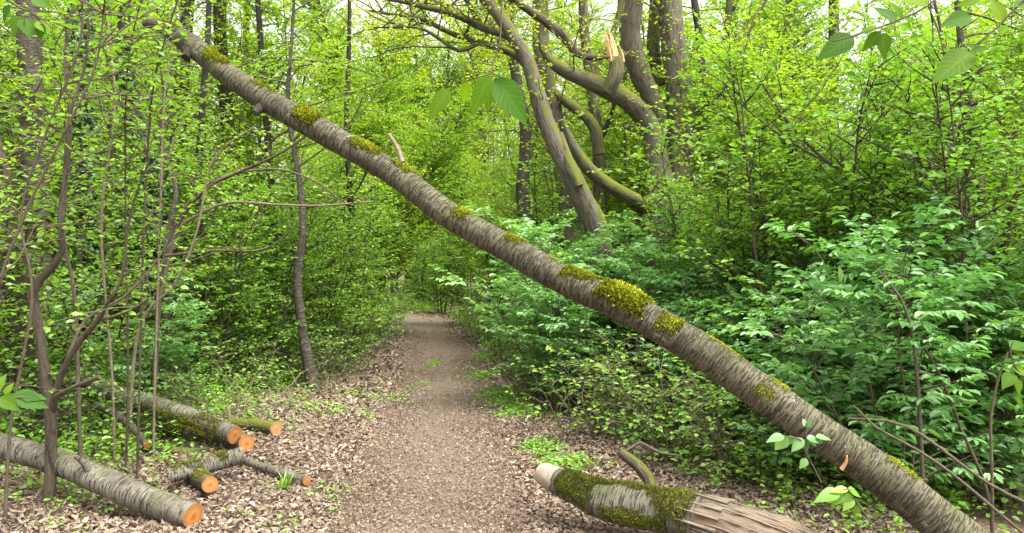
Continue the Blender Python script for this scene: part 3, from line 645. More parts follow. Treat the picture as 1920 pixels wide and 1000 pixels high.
# ---------------------------------------------------------------- big trees right of centre
def limb_leaves(root, base, paths, seed, K, n, mat, zmin=1.8, up=0.3):
    """side branches with leaves growing from given limb paths"""
    rng = np.random.default_rng(seed); wb, lb = MB(), MB()
    for (p, r) in paths:
        k = max(1, int(n * len(p) / 40))
        for j in range(k):
            i = rng.integers(int(len(p) * 0.25), len(p) - 1); q = p[i]
            if q[2] < zmin: continue
            az = rng.uniform(0, 2 * np.pi); el = rng.uniform(-0.1, 0.9)
            d = np.array([math.cos(az) * math.cos(el), math.sin(az) * math.cos(el), math.sin(el)])
            spray(rng, lb, wb, q, d, K['bl'] * rng.uniform(0.5, 1.2), K)
    obj('twigs', wb.mesh('twigs', M['twig'], True, base), root); obj('crown', lb.mesh('crown', M[mat], False, base), root)
KO = dict(leaf=0.055, gap=0.042, bl=1.3, twd=6, twl=0.4, bw=0.2, droop=0.02, tilt=0.6, hang=0.2, wr=0.65)
Y = 11.0
ok, pp, ob = stem_thing('twisted_oak', 'large grey oak with twin trunks and a snapped splintered limb, behind the elder bushes', 'tree', [
    ('trunk', [(1262, 560, Y, 100), (1250, 450, Y, 86), (1244, 370, Y, 66), (1236, 320, Y, 46), (1222, 250, Y, 40), (1195, 205, Y - .1, 38), (1150, 172, Y - .2, 38), (1110, 155, Y - .3, 32), (1062, 134, Y - .4, 26), (1030, 112, Y - .4, 18), (1015, 80, Y - .4, 12), (1018, 40, Y - .4, 8)], 'oakbark', 16, True),
    ('trunk', [(1262, 440, Y + .1, 60), (1274, 340, Y + .1, 50), (1282, 260, Y + .1, 48), (1272, 160, Y + .2, 47), (1260, 60, Y + .2, 46), (1252, -60, Y + .2, 44), (1240, -200, Y, 40)], 'oakbark', 16, False),
    ('trunk', [(1256, 400, Y + .3, 46), (1256, 300, Y + .3, 40), (1234, 210, Y + .3, 38), (1200, 140, Y + .2, 38), (1182, 70, Y + .1, 38), (1190, 0, Y, 36), (1205, -80, Y, 34), (1220, -200, Y, 34)], 'oakbark', 16, False),
    ('limb', [(1238, 160, Y + .5, 22), (1225, 90, Y + .5, 24), (1230, 0, Y + .6, 24), (1226, -120, Y + .7, 22)], 'mossbark', 12, False),
    ('limb', [(1138, 172, Y - .3, 26), (1150, 150, Y - .35, 27), (1156, 128, Y - .35, 28), (1154, 108, Y - .35, 22)], 'oakbark', 14, False),
    ('broken_limb', [(1158, 108, Y - .35, 6), (1128, 108, Y - .4, 10), (1094, 106, Y - .4, 13), (1074, 92, Y - .4, 17), (1058, 70, Y - .4, 18), (1030, 46, Y - .4, 17), (990, 18, Y - .4, 16), (955, -8, Y - .4, 16), (900, -60, Y - .4, 14)], 'brownbark', 12, False),
    ('limb', [(1305, 270, Y + .2, 16), (1318, 180, Y + .3, 14), (1312, 80, Y + .4, 14), (1296, -40, Y + .5, 12)], 'darkbark', 10, False),
    ('limb', [(1262, 300, Y + .2, 26), (1298, 265, Y + .2, 22), (1320, 225, Y + .2, 18), (1350, 160, Y + .3, 15), (1400, 60, Y + .5, 13), (1450, -30, Y + .6, 11)], 'mossbark', 12, False),
    ('root', [(1225, 392, Y - .2, 24), (1190, 374, Y - .3, 24), (1145, 350, Y - .4, 26), (1105, 318, Y - .5, 24), (1072, 272, Y - .6, 20), (1052, 225, Y - .7, 14)], 'mossbark', 12, False),
])
m = MB(); rng = np.random.default_rng(3)
for k in range(16):
    u = 1154 + rng.normal(0, 7); hgt = rng.uniform(15, 65)
    a = P(u, 116, Y - .35 + rng.uniform(-.06, .06)); b = P(u - hgt * 0.22 + rng.normal(0, 2), 112 - hgt, Y - .35 + rng.uniform(-.05, .05))
    tube(m, np.array([a, (a + b) / 2 + [0.01, 0, 0], b]), [0.026, 0.018, 0.002], 4)
obj('splinters', m.mesh('splinters', M['splinter'], False, ob), ok)
limb_leaves(ok, ob, pp, 21, KO, 5, 'oakleaf', 3.2)
Y = 10.0
lo, pp, lb_ = stem_thing('leaning_oak', 'mossy grey oak trunk leaning to the upper left, just left of the twin trunked oak', 'tree', [
    ('trunk', [(1125, 470, Y + .2, 48), (1094, 378, Y + .1, 42), (1066, 320, Y, 37), (1038, 262, Y, 34), (1019, 215, Y, 32), (1004, 162, Y, 30), (988, 112, Y, 27), (958, 62, Y, 25), (930, 22, Y, 24), (890, -25, Y, 22), (840, -80, Y, 20)], 'oakbark', 16, True),
    ('limb', [(990, 125, Y, 14), (958, 72, Y + .3, 15), (905, 52, Y + .2, 15), (855, 28, Y + .1, 13), (800, 14, Y, 11), (750, 2, Y, 9), (700, -8, Y, 7)], 'mossbark', 10, False),
    ('limb', [(985, 120, Y + .1, 14), (955, 98, Y + .2, 14), (900, 80, Y + .3, 12), (845, 62, Y + .4, 10), (790, 36, Y + .4, 8), (740, 28, Y + .5, 6), (690, 20, Y + .5, 4)], 'mossbark', 10, False),
    ('limb', [(900, 80, Y + .3, 9), (860, 95, Y + .2, 8), (820, 70, Y + .1, 7), (780, 52, Y, 5), (700, 52, Y, 3)], 'mossbark', 8, False),
    ('limb', [(905, 52, Y + .2, 10), (880, 10, Y + .2, 9), (850, -40, Y + .2, 8)], 'mossbark', 8, False),
    ('root', [(1085, 350, Y - .1, 20), (1062, 300, Y - .05, 26), (1048, 250, Y, 16)], 'mossbark', 10, False)])
limb_leaves(lo, lb_, pp[1:5], 22, dict(KO, leaf=0.052, bl=1.5), 26, 'oakleaf', 3.0)
Y = 12.5
st, pp, b0 = stem_thing('slender_oak', 'upright mossy tree with straight stem rising behind the leaning oak', 'tree', [
    ('trunk', [(1075, 480, Y, 40), (1058, 330, Y, 38), (1040, 220, Y, 34), (1022, 140, Y, 33), (1014, 60, Y, 32), (1014, -60, Y, 28), (1010, -200, Y, 22)], 'mossbark', 14, True),
    ('limb', [(1022, 160, Y, 16), (1060, 190, Y - .1, 18), (1110, 232, Y - .2, 22), (1124, 290, Y - .2, 24)], 'mossbark', 10, False)])
limb_leaves(st, b0, pp[:1], 23, KO, 18, 'oakleaf', 3.0)
Y = 13
st, pp, b0 = stem_thing('forked_oak', 'thin upright oak with dark side fork, between the leaning oak and the twin trunked oak', 'tree', [
    ('trunk', [(1128, 480, Y, 30), (1124, 330, Y, 26), (1120, 250, Y, 23), (1108, 160, Y, 20), (1096, 60, Y, 18), (1092, -60, Y, 15), (1088, -200, Y, 12)], 'oakbark', 12, True),
    ('limb', [(1122, 270, Y, 12), (1138, 235, Y, 9), (1152, 195, Y, 7), (1158, 160, Y, 5)], 'darkbark', 8, False),
    ('limb', [(1120, 250, Y, 12), (1118, 130, Y + .2, 14), (1150, 60, Y + .3, 12), (1172, -20, Y + .3, 10)], 'mossbark', 8, False)])
limb_leaves(st, b0, pp, 24, KO, 9, 'oakleaf', 3.0)

# ---------------------------------------------------------------- single trunks seen between the leaves
TR = [  # name, label, mat, group, rows
 ('beech_tree', 'pale grey trunk with a mossy collar, nearest upright tree at the left', 'greybark', [(82, 720, 8.5, 50), (74, 560, 8.5, 46), (68, 400, 8.5, 45), (60, 220, 8.5, 43), (54, 60, 8.5, 41), (50, -80, 8.5, 36), (48, -300, 8.5, 30)]),
 ('beech_tree', 'brown leaning trunk cut off by the left edge of the photo', 'brownbark', [(48, 640, 7.6, 44), (18, 440, 7.6, 40), (0, 330, 7.6, 36), (-30, 200, 7.6, 32), (-60, 0, 7.6, 26)]),
 ('ivy_tree', 'dark trunk just right of the mossy collared grey trunk', 'darkbark', [(172, 640, 9.6, 36), (164, 450, 9.6, 34), (158, 300, 9.6, 34), (152, 120, 9.6, 32), (148, -60, 9.6, 30), (146, -250, 9.6, 24)]),
 ('ivy_tree', 'thick dark crooked trunk above the cut log pile', 'darkbark', [(255, 680, 10.5, 56), (262, 520, 10.5, 50), (292, 400, 10.5, 40), (280, 300, 10.5, 34), (245, 200, 10.5, 26), (232, 80, 10.5, 22), (240, -80, 10.5, 18)]),
 ('oak_tree', 'dark trunk rising just under the upper end of the leaning trunk', 'darkbark', [(305, 660, 13, 34), (318, 450, 13, 30), (334, 250, 13, 28), (344, 100, 13, 26), (356, -60, 13, 24), (360, -300, 13, 20)]),
 ('oak_tree', 'dark trunk left of the path passing behind the raised part of the leaning trunk', 'darkbark', [(420, 690, 13, 32), (432, 560, 13, 28), (438, 420, 13, 26), (428, 250, 13, 25), (414, 80, 13, 24), (410, -60, 13, 22), (405, -260, 13, 18)]),
 ('oak_tree', 'slim dark pole tree left of the pale curved trunk', 'darkbark', [(492, 720, 12.5, 22), (505, 600, 12.5, 18), (512, 460, 12.5, 16), (505, 300, 12.5, 14), (490, 100, 12.5, 12), (480, -50, 12.5, 9)]),
 ('oak_tree', 'pale curved trunk with mossy foot standing at the left edge of the path', 'greybark', [(592, 742, 10.2, 30), (580, 690, 10.2, 22), (566, 610, 10.2, 18), (558, 520, 10.2, 16), (568, 430, 10.2, 13), (560, 330, 10.3, 10), (540, 200, 10.4, 9), (548, 60, 10.5, 6), (555, -60, 10.5, 4)]),
 ('slender_tree', 'thin pale wavy stem rising behind the top of the log pile', 'greybark', [(300, 700, 8.6, 17), (308, 620, 8.6, 15), (322, 540, 8.6, 13), (312, 450, 8.6, 11), (330, 360, 8.6, 9), (300, 240, 8.6, 7), (330, 100, 8.6, 5)]),
 ('oak_tree', 'grey trunk behind the middle of the leaning trunk', 'greybark', [(992, 560, 15, 34), (988, 440, 15, 30), (980, 360, 15, 26), (985, 240, 15, 22), (960, 100, 15, 18), (950, -60, 15, 15)]),
 ('oak_tree', 'stout orange mossed trunk right of the twin trunked oak', 'mossbark', [(1335, 600, 12.5, 62), (1340, 500, 12.5, 56), (1346, 400, 12.5, 46), (1362, 300, 12.5, 30), (1368, 200, 12.5, 20), (1362, 100, 12.5, 15), (1372, -60, 12.5, 12)]),
 ('oak_tree', 'tall straight trunk against the bright sky, upper right', 'brownbark', [(1470, 600, 17, 32), (1474, 400, 17, 28), (1478, 200, 17, 25), (1480, 80, 17, 23), (1486, -40, 17, 20), (1490, -250, 17, 15)]),
 ('oak_tree', 'tall thin trunk reaching the top edge right of the bright sky', 'brownbark', [(1556, 560, 18, 26), (1560, 300, 18, 22), (1563, 100, 18, 20), (1564, -60, 18, 18), (1566, -260, 18, 13)]),
 ('oak_tree', 'grey brown trunk low at the right edge behind the leaning trunk', 'greybark', [(1880, 960, 7.5, 30), (1862, 800, 7.5, 26), (1852, 650, 7.5, 22), (1842, 560, 7.5, 20), (1835, 400, 7.5, 18), (1826, 260, 7.5, 15), (1800, 60, 7.5, 12), (1790, -100, 7.5, 9)]),
 ('oak_tree', 'thin dark trunk left of the tall straight one in the bright gap', 'darkbark', [(1376, 600, 14, 20), (1372, 400, 14, 18), (1366, 240, 14, 13), (1372, 120, 14, 10), (1380, -60, 14, 8)]),
 ('oak_tree', 'mossy brown pole behind the elder bushes left of the twin trunked oak', 'mossbark', [(1215, 640, 14, 40), (1212, 480, 14, 34), (1205, 380, 14, 26), (1190, 250, 15, 16), (1170, 120, 15, 12), (1160, -60, 15, 10)]),
 ('oak_tree', 'slim dark pole just left of the big crooked dark trunk', 'darkbark', [(232, 660, 11.5, 20), (226, 480, 11.5, 17), (212, 300, 11.5, 15), (205, 120, 11.5, 13), (200, -60, 11.5, 11)]),
 ('oak_tree', 'slim dark pole with a slight bow between the wavy stem and the log pile trunks', 'darkbark', [(372, 690, 11.8, 20), (380, 560, 11.8, 17), (370, 400, 11.8, 15), (378, 220, 11.8, 13), (390, 60, 11.8, 11), (392, -60, 11.8, 9)]),
 ('oak_tree', 'thin dark pole close to the left path edge behind the curved trunk', 'darkbark', [(655, 680, 14, 16), (650, 560, 14, 14), (660, 430, 14, 12), (650, 250, 14, 10), (655, 60, 14, 8), (655, -60, 14, 6)]),
 ('oak_tree', 'dark pole far behind the log pile', 'darkbark', [(205, 660, 15, 22), (215, 400, 15, 19), (222, 200, 15, 17), (230, -50, 15, 14)]),
 ('oak_tree', 'dark pole leaning left between two darker trunks left of the path', 'darkbark', [(470, 700, 16, 20), (455, 520, 16, 16), (470, 300, 16, 14), (462, 60, 16, 12), (470, -60, 16, 10)]),
]
KT = dict(leaf=0.06, gap=0.038, bl=1.6, twd=6.5, twl=0.45, bw=0.16, droop=0.0, tilt=0.5, hang=0.2, wr=0.7)
for k, (nm, lab, mat, rows) in enumerate(TR):
    root, pp, b0 = stem_thing(nm, lab, 'tree', [('trunk', rows, mat, 14 if rows[0][3] > 25 else 8, True)])
    limb_leaves(root, b0, pp, 100 + k, KT, 13, 'oakleaf' if k in (10, 11, 12, 14) else 'beech', 2.4)
    if k == 0: moss_on(root, 'moss_collar', pp[0][0], pp[0][1], 0.30, 0.36, -3.1, 3.1, 'darkmoss', 9000, 0.03, 3, -.3, off=b0)
    if nm == 'ivy_tree':
        rng = np.random.default_rng(k); p, r = pp[0]; n = 4200; i = rng.integers(0, int(len(p) * 0.8), n); a = rng.uniform(0, 2 * np.pi, n)
        d = np.stack([np.cos(a), np.sin(a), rng.normal(0, .2, n)], 1); lb = MB()
        leaves(lb, p[i] + d * (r[i] * rng.uniform(1, 1.5, n))[:, None], d * 0.3 + rng.normal(0, .5, (n, 3)) - UP * .4, d + rng.normal(0, .3, (n, 3)), 0.055 * rng.uniform(.6, 1.2, n), 0.9, rng.uniform(0, 1, n))
        obj('ivy', lb.mesh('ivy', M['ivy'], False, b0), root)

# ---------------------------------------------------------------- near small trees drawn stem by stem
KN = dict(leaf=0.055, gap=0.07, bl=0.55, twd=5, twl=0.26, bw=0.14, droop=-0.02, tilt=0.35, hang=0.15, wr=0.8, br=0.006)
def small_tree(name, label, parts, K, n, mat, seed, zmin=0.4, cat='small tree', up=0.9):
    root, pp, b0 = stem_thing(name, label, cat, parts)
    rng = np.random.default_rng(seed); wb, lb = MB(), MB()
    for (p, r) in pp:
        L = float(np.sum(np.linalg.norm(np.diff(p, axis=0), axis=1)))
        for j in range(max(1, int(n * L))):
            i = rng.integers(int(len(p) * 0.3), len(p)); q = p[i]
            if q[2] < zmin or rng.uniform() > np.clip(0.35 + r.max() * 0 + (0.02 / r[i]), 0, 1): continue
            az = rng.uniform(0, 2 * np.pi); el = rng.uniform(-0.1, up)
            spray(rng, lb, wb, q, np.array([math.cos(az) * math.cos(el), math.sin(az) * math.cos(el), math.sin(el)]), K['bl'] * rng.uniform(0.4, 1.2), K)
    obj('twigs', wb.mesh('twigs', M['twig'], True, b0), root); obj('foliage', lb.mesh('foliage', M[mat], False, b0), root); return root
small_tree('hazel_tree', 'dark stemmed young hazel with a kinked trunk growing through the front left log', [
    ('trunk', [(92, 955, 5.35, 20), (95, 880, 5.35, 20), (95, 770, 5.35, 22), (84, 700, 5.35, 19), (74, 620, 5.35, 17), (62, 545, 5.35, 17), (92, 508, 5.35, 14), (116, 470, 5.35, 11), (112, 410, 5.35, 9), (122, 330, 5.4, 8), (130, 220, 5.4, 6), (160, 120, 5.5, 5), (165, 0, 5.5, 4)], 'brownbark', 12, True),
    ('limb', [(98, 775, 5.35, 14), (104, 740, 5.3, 13), (120, 690, 5.25, 12), (150, 640, 5.2, 11), (180, 605, 5.15, 9), (200, 570, 5.1, 7), (228, 520, 5.1, 5), (245, 400, 5.1, 4), (280, 300, 5.1, 3)], 'brownbark', 10, False),
    ('limb', [(190, 600, 5.15, 6), (225, 590, 5.1, 6), (258, 575, 5.05, 5), (281, 559, 5.0, 5)], 'twig', 6, False),
    ('limb', [(100, 745, 5.3, 8), (140, 725, 5.2, 8), (187, 707, 5.1, 8)], 'twig', 8, False),
    ('limb', [(120, 690, 5.25, 7), (160, 600, 5.4, 6), (235, 555, 5.5, 5), (300, 480, 5.6, 4), (340, 400, 5.6, 4)], 'twig', 6, False)], KN, 4.2, 'hazel', 51, 0.5)
small_tree('hazel_shrub', 'slim upright hazel stems with sparse bright leaves in the top left corner', [
    ('stem', [(150, 830, 5.9, 7.5), (140, 560, 5.9, 6.8), (118, 430, 5.9, 6.8), (132, 250, 5.9, 6.0), (122, 100, 5.9, 5.2), (150, -40, 5.9, 3.8)], 'twig', 7, True),
    ('stem', [(20, 800, 5.0, 6.0), (60, 560, 5.0, 5.2), (40, 400, 5.0, 4.5), (90, 240, 5.0, 4.5), (150, 80, 5.0, 3.8), (150, -40, 5.0, 3.0)], 'twig', 7, True),
    ('stem', [(-10, 600, 4.4, 6.0), (40, 420, 4.4, 5.2), (120, 250, 4.4, 4.5), (180, 120, 4.4, 3.8), (200, -40, 4.4, 3.0)], 'twig', 7, True),
    ('stem', [(210, 700, 6.4, 4.5), (190, 420, 6.4, 5.2), (215, 200, 6.4, 4.5), (200, 20, 6.4, 3.8)], 'paletwig', 7, True),
    ('stem', [(290, 720, 6.8, 4.5), (300, 420, 6.8, 4.5), (310, 160, 6.8, 3.8), (340, 20, 6.8, 3.0)], 'paletwig', 7, True)], dict(KN, leaf=0.06, bl=0.6), 8.5, 'hazel', 52, 1.3, 'shrub')
small_tree('hazel_shrub', 'leafy hazel wand half hiding the upper left end of the leaning trunk', [
    ('stem', [(262, 700, 6.0, 4.5), (270, 420, 5.9, 4), (285, 180, 5.8, 3.5), (320, 40, 5.7, 3), (350, -40, 5.7, 3)], 'brownbark', 7, True),
    ('stem', [(240, 700, 6.1, 4), (235, 350, 5.9, 3.5), (240, 120, 5.7, 3), (270, -20, 5.6, 2.5)], 'brownbark', 7, True)], dict(KN, leaf=0.06, bl=0.6), 10, 'hazel', 58, 2.3, 'shrub')
small_tree('arching_shrub', 'bare arching stems sweeping right from the left thicket under the leaning trunk', [
    ('stem', [(292, 690, 7.5, 9.0), (300, 560, 7.5, 8.2), (312, 480, 7.5, 8.2), (340, 410, 7.5, 7.5), (390, 352, 7.4, 6.8), (450, 322, 7.3, 6.0), (510, 296, 7.2, 5.2), (570, 258, 7.1, 3.8), (610, 220, 7.0, 3.0)], 'twig', 8, True),
    ('stem', [(300, 560, 7.5, 6.8), (330, 440, 7.4, 6.0), (370, 405, 7.3, 6.0), (430, 380, 7.2, 5.2), (520, 384, 7.1, 4.5), (600, 386, 7.0, 3.8), (700, 378, 6.9, 3.0)], 'paletwig', 8, False),
    ('stem', [(300, 500, 7.6, 6.0), (360, 370, 7.6, 5.2), (430, 330, 7.6, 4.5), (520, 318, 7.6, 3.8), (600, 345, 7.5, 3.0), (650, 390, 7.5, 2.2)], 'twig', 8, False),
    ('stem', [(310, 480, 7.3, 5.2), (400, 470, 7.2, 4.5), (500, 466, 7.1, 3.8), (580, 400, 7.0, 2.2)], 'twig', 8, False),
    ('stem', [(260, 620, 7.0, 6.0), (330, 530, 7.0, 5.2), (370, 430, 7.0, 4.5), (400, 300, 7.0, 3.8), (480, 235, 7.0, 2.2)], 'paletwig', 8, True),
    ('stem', [(510, 296, 7.2, 4.5), (505, 270, 7.2, 3.8), (540, 245, 7.1, 2.2)], 'darktwig', 6, False)], dict(KN, leaf=0.05, bl=0.5), 1.5, 'beech', 53, 1.0, 'shrub')
small_tree('forked_hazel', 'forked brown hazel with long diagonal boughs at the right edge', [
    ('stem', [(1885, 700, 6.6, 24), (1882, 560, 6.6, 22), (1874, 495, 6.6, 22), (1850, 430, 6.6, 16), (1838, 350, 6.6, 13), (1832, 260, 6.7, 11), (1805, 200, 6.7, 9), (1780, 150, 6.8, 8), (1765, 60, 6.8, 6), (1740, -50, 6.8, 5)], 'twig', 9, True),
    ('stem', [(1878, 500, 6.6, 16), (1890, 430, 6.5, 13), (1898, 380, 6.4, 11), (1930, 340, 6.3, 9), (1990, 280, 6.2, 7)], 'twig', 9, False),
    ('stem', [(1870, 480, 6.7, 8), (1800, 412, 6.8, 8), (1720, 385, 6.9, 7), (1640, 350, 7.0, 7), (1560, 310, 7.1, 6), (1500, 255, 7.2, 5), (1450, 190, 7.3, 4), (1420, 140, 7.3, 3)], 'darktwig', 8, False),
    ('stem', [(1560, 310, 7.1, 4), (1480, 265, 7.2, 4), (1400, 205, 7.2, 3), (1370, 175, 7.2, 2)], 'twig', 6, False),
    ('stem', [(1832, 270, 6.7, 7), (1870, 215, 6.6, 6), (1900, 180, 6.5, 5)], 'twig', 7, False),
    ('stem', [(1838, 340, 6.6, 7), (1760, 320, 6.5, 5), (1700, 300, 6.5, 4), (1610, 255, 6.5, 3)], 'darktwig', 6, False)], dict(KN, leaf=0.055, bl=0.8), 7, 'hazel', 54, 1.2)
small_tree('elder_sapling', 'thin elder wands and shoots beside the butt of the leaning trunk', [
    ('stem', [(1730, 900, 4.8, 7.9), (1722, 740, 4.8, 7.2), (1712, 640, 4.8, 5.8), (1690, 560, 4.8, 4.3), (1640, 500, 4.9, 2.9)], 'twig', 7, True),
    ('stem', [(1850, 920, 5.0, 6.5), (1800, 800, 5.0, 5.8), (1760, 700, 5.0, 5.0), (1700, 600, 5.0, 3.6), (1650, 540, 5.0, 2.2)], 'brownbark', 7, True),
    ('stem', [(1860, 900, 4.6, 5.8), (1858, 780, 4.6, 5.0), (1875, 700, 4.6, 4.3), (1890, 660, 4.6, 2.9)], 'twig', 7, True),
    ('stem', [(1960, 960, 4.5, 6.5), (1850, 905, 4.55, 6.5), (1700, 800, 4.6, 5.8), (1590, 785, 4.7, 4.3)], 'twig', 7, False),
    ('stem', [(1930, 1010, 4.4, 5.8), (1760, 870, 4.5, 5.8), (1640, 800, 4.6, 4.3), (1600, 760, 4.7, 2.9)], 'twig', 7, False)], dict(KN, leaf=0.075, bl=0.5, compound=True, gap=0.13), 2.2, 'elder', 55, 1.0, 'sapling')

# ---------------------------------------------------------------- repeated shrubs and understorey trees
PB = [proto('young_beech', 'tree', dict(stems=1 + (k % 2), lean=0.12 + 0.1 * (k % 2), h=6.6, r=0.042, bd=12.0, t0=(0.05, 0.28, 0.2)[k], bl=1.9, leaf=0.07, gap=0.033, twd=8, twl=0.46, droop=-0.02, tilt=0.42, el=(0.0, 0.6)), 200 + k, 'beech', 'twig', 'stem') for k in range(3)]
PH = [proto('hazel_bush', 'shrub', dict(stems=7, lean=0.33, h=3.4, r=0.02, bd=7.5, t0=0.08, bl=0.95, leaf=0.062, gap=0.036, twd=8, twl=0.34, tilt=0.42, foot=0.25, el=(-0.1, 0.7)), 210 + k, 'hazel', 'brownbark') for k in range(2)]
PE = [proto('elder_bush', 'shrub', dict(stems=8, lean=0.42, h=2.0, r=0.016, bd=4.6, t0=0.12, bl=0.66, leaf=0.09, gap=0.12, twd=5, twl=0.26, compound=True, foot=0.25, el=(-0.1, 0.8)), 220 + k, 'elder', 'twig') for k in range(3)]
PL = [proto('low_bush', 'shrub', dict(stems=9, lean=0.55, h=0.95, r=0.008, bd=7, t0=0.15, bl=0.42, leaf=0.05, gap=0.045, twd=8, twl=0.2, foot=0.3, tilt=0.45, el=(-0.1, 0.7)), 230 + k, 'hazel', 'twig') for k in range(2)]
PT = [proto('wood_tree', 'tree', dict(stems=1, lean=0.06, h=13, r=0.15, bd=10, t0=0.08, bl=3.0, leaf=0.12, gap=0.075, twd=5.5, twl=0.8, br=0.02, droop=0.02, sides=9, tilt=0.6, sw=0.05, el=(0.1, 0.9), wr=0.7), 240 + k, 'beech' if k else 'oakleaf', 'mossbark', 'trunk', 'crown') for k in range(3)]
print('leaves/proto', [p['n'] for p in PB + PH + PE + PL + PT])
first = {}; rp = random.Random(4)
def put(plist, xy, sc, label, group):
    for k, (x, y) in enumerate(xy):
        big = plist is PB; s_ = sc * (min(1.0, (2.0 + 0.31 * y) / 6.6) if big else min(1.3, (3.0 + 0.332 * y) / 13) if plist is PT else 1)      # nearer young trees are shorter
        place(plist[k % len(plist)], first, x, y, rp.uniform(0, 6.28), s_ * (rp.uniform(0.72, 1.12) if plist is PE else rp.uniform(0.88, 1.14)), label, group, (rp.uniform(-.06, .06), rp.uniform(-.06, .06)))
def uY(l): return [((u - 960) / FPX * Y, Y) for (u, Y) in l]
# right of the path
put(PE, uY([(1120, 8.8), (1235, 8.2), (1340, 7.6), (1200, 9.6), (1300, 9.4)]), 1.0, 'blue green elder bush behind the middle of the leaning trunk', 'elder bushes behind the middle of the leaning trunk')
put(PE, uY([(1690, 5.5), (1520, 6.0), (1380, 7.0), (1620, 6.6), (1750, 6.1), (1560, 7.8), (1720, 7.6)]), 0.98, 'blue green elder bush between the leaning trunk and the right edge', 'elder bushes at the right')
put(PE, uY([(1060, 11.2), (1110, 9.6), (1175, 9.3), (1050, 9.7)]), 1.12, 'elder bush at the right verge of the path under the leaning oak', 'elder bushes along the right verge')
put(PL, uY([(1420, 6.0), (1205, 8.2), (1080, 7.6), (1160, 7.3), (1250, 6.8), (1330, 6.4), (1030, 9.6), (1110, 8.6), (985, 11.4), (950, 13.5), (1060, 12), (910, 16.5), (890, 19), (1420, 6.2), (1510, 5.9), (875, 22)]), 1.0, 'knee high green bush on the right verge of the path', 'low bushes on the right verge')
put(PH, uY([(1480, 8.3), (1640, 7.6), (1780, 7.0), (1930, 5.9), (1850, 6.6), (1530, 7.2), (1360, 9.2), (1060, 13.0), (1400, 10.4), (1560, 9.8), (1720, 9.2), (1880, 8.8), (1020, 15), (960, 17.5), (1480, 12.5), (1650, 12)]), 1.0, 'green hazel bush in the thicket right of the path', 'hazel bushes right of the path')
put(PB, uY([(1480, 12.8), (1620, 9), (1750, 8.6), (1930, 8), (1520, 11.5), (1680, 11.2), (1860, 11), (1350, 15), (1600, 14), (1800, 14), (1430, 16), (1980, 12)]), 1.0, 'young pale green beech filling the wood at the right', 'young beeches at the right')
put(PB, uY([(1060, 16), (980, 21), (1150, 17), (930, 27), (1240, 18.5), (1010, 24), (1120, 23)]), 0.95, 'young beech beyond the oaks, right of the far path', 'young beeches beyond the oaks')
put(PB, uY([(1000, 16.5), (1100, 13.5), (1230, 14.5), (1660, 10), (1820, 9.6), (1430, 14.2), (1720, 12.5), (1900, 13), (1540, 13.2), (1280, 16), (1560, 17), (1750, 17), (1900, 16), (1180, 20.5)]), 1.0, 'young beech filling the wood between the big oaks and the right side', 'young beeches between and beyond the oaks at the right')
# left of the path
put(PB, uY([(560, 13.4), (280, 13.2), (90, 14), (240, 16), (600, 20), (-60, 10)]), 1.0, 'young beech crowding the wood left of the path', 'young beeches beside the left edge of the path')
put(PL, uY([(735, 24), (765, 27), (705, 21.5), (725, 27), (690, 15.5), (610, 11), (650, 13.2), (585, 12.2), (540, 10.4), (450, 9.6), (640, 12), (600, 12.8), (665, 14.5), (690, 17), (700, 20), (550, 11.5), (480, 10.6), (330, 8.4), (230, 8.2), (60, 7.2), (120, 6.8), (400, 9.8), (250, 7.2)]), 0.9, 'knee high green bush on the left verge and around the log pile', 'low bushes on the left verge')
put(PH, uY([(60, 7.6), (640, 13.2), (560, 11.6), (470, 10.6), (360, 9.8), (650, 15), (520, 13.5), (420, 11.5), (300, 10.5), (180, 9.8), (60, 9.2), (670, 18), (600, 17), (330, 13.5)]), 1.0, 'green hazel bush in the thicket left of the path', 'hazel bushes left of the path')
put(PB, uY([(-30, 11), (120, 12.5), (385, 13.6), (500, 13.5), (30, 12.5), (200, 13.5), (440, 15.5), (660, 17.5), (340, 17), (100, 17), (560, 19), (470, 18)]), 1.0, 'young pale green beech filling the wood at the left', 'young beeches at the left')
put(PE, uY([(215, 8.2)]), 0.8, 'single blue green elder bush among the stems behind the left log pile', 'elder bush at the left')
put(PB, uY([(600, 29), (730, 39), (790, 41), (850, 39), (900, 37), (830, 44), (690, 38)]), 1.0, 'young beech closing off the far end of the path', 'young beeches at the far end of the path')
put(PH, uY([(770, 29.5), (830, 28), (880, 27), (800, 33)]), 1.0, 'hazel bush at the far bend of the path', 'hazel bushes at the bend')
put(PT, uY([(60, 20), (230, 22), (380, 24), (520, 27), (650, 40), (720, 44), (820, 47), (740, 40), (860, 40), (930, 31), (780, 42), (690, 42), (660, 46), (760, 48), (700, 50), (735, 36), (800, 38), (850, 44), (770, 54), (830, 56), (620, 34), (960, 36), (1060, 30), (1200, 26), (1330, 27), (1460, 25), (1600, 22), (1740, 21), (1880, 19), (480, 36), (300, 34), (120, 32), (1130, 40), (1290, 38), (1440, 36), (1600, 34), (1780, 32), (1950, 30), (-40, 28), (900, 50), (760, 52)]), 1.0, 'tall background tree standing deep in the wood', 'tall trees deep in the wood')

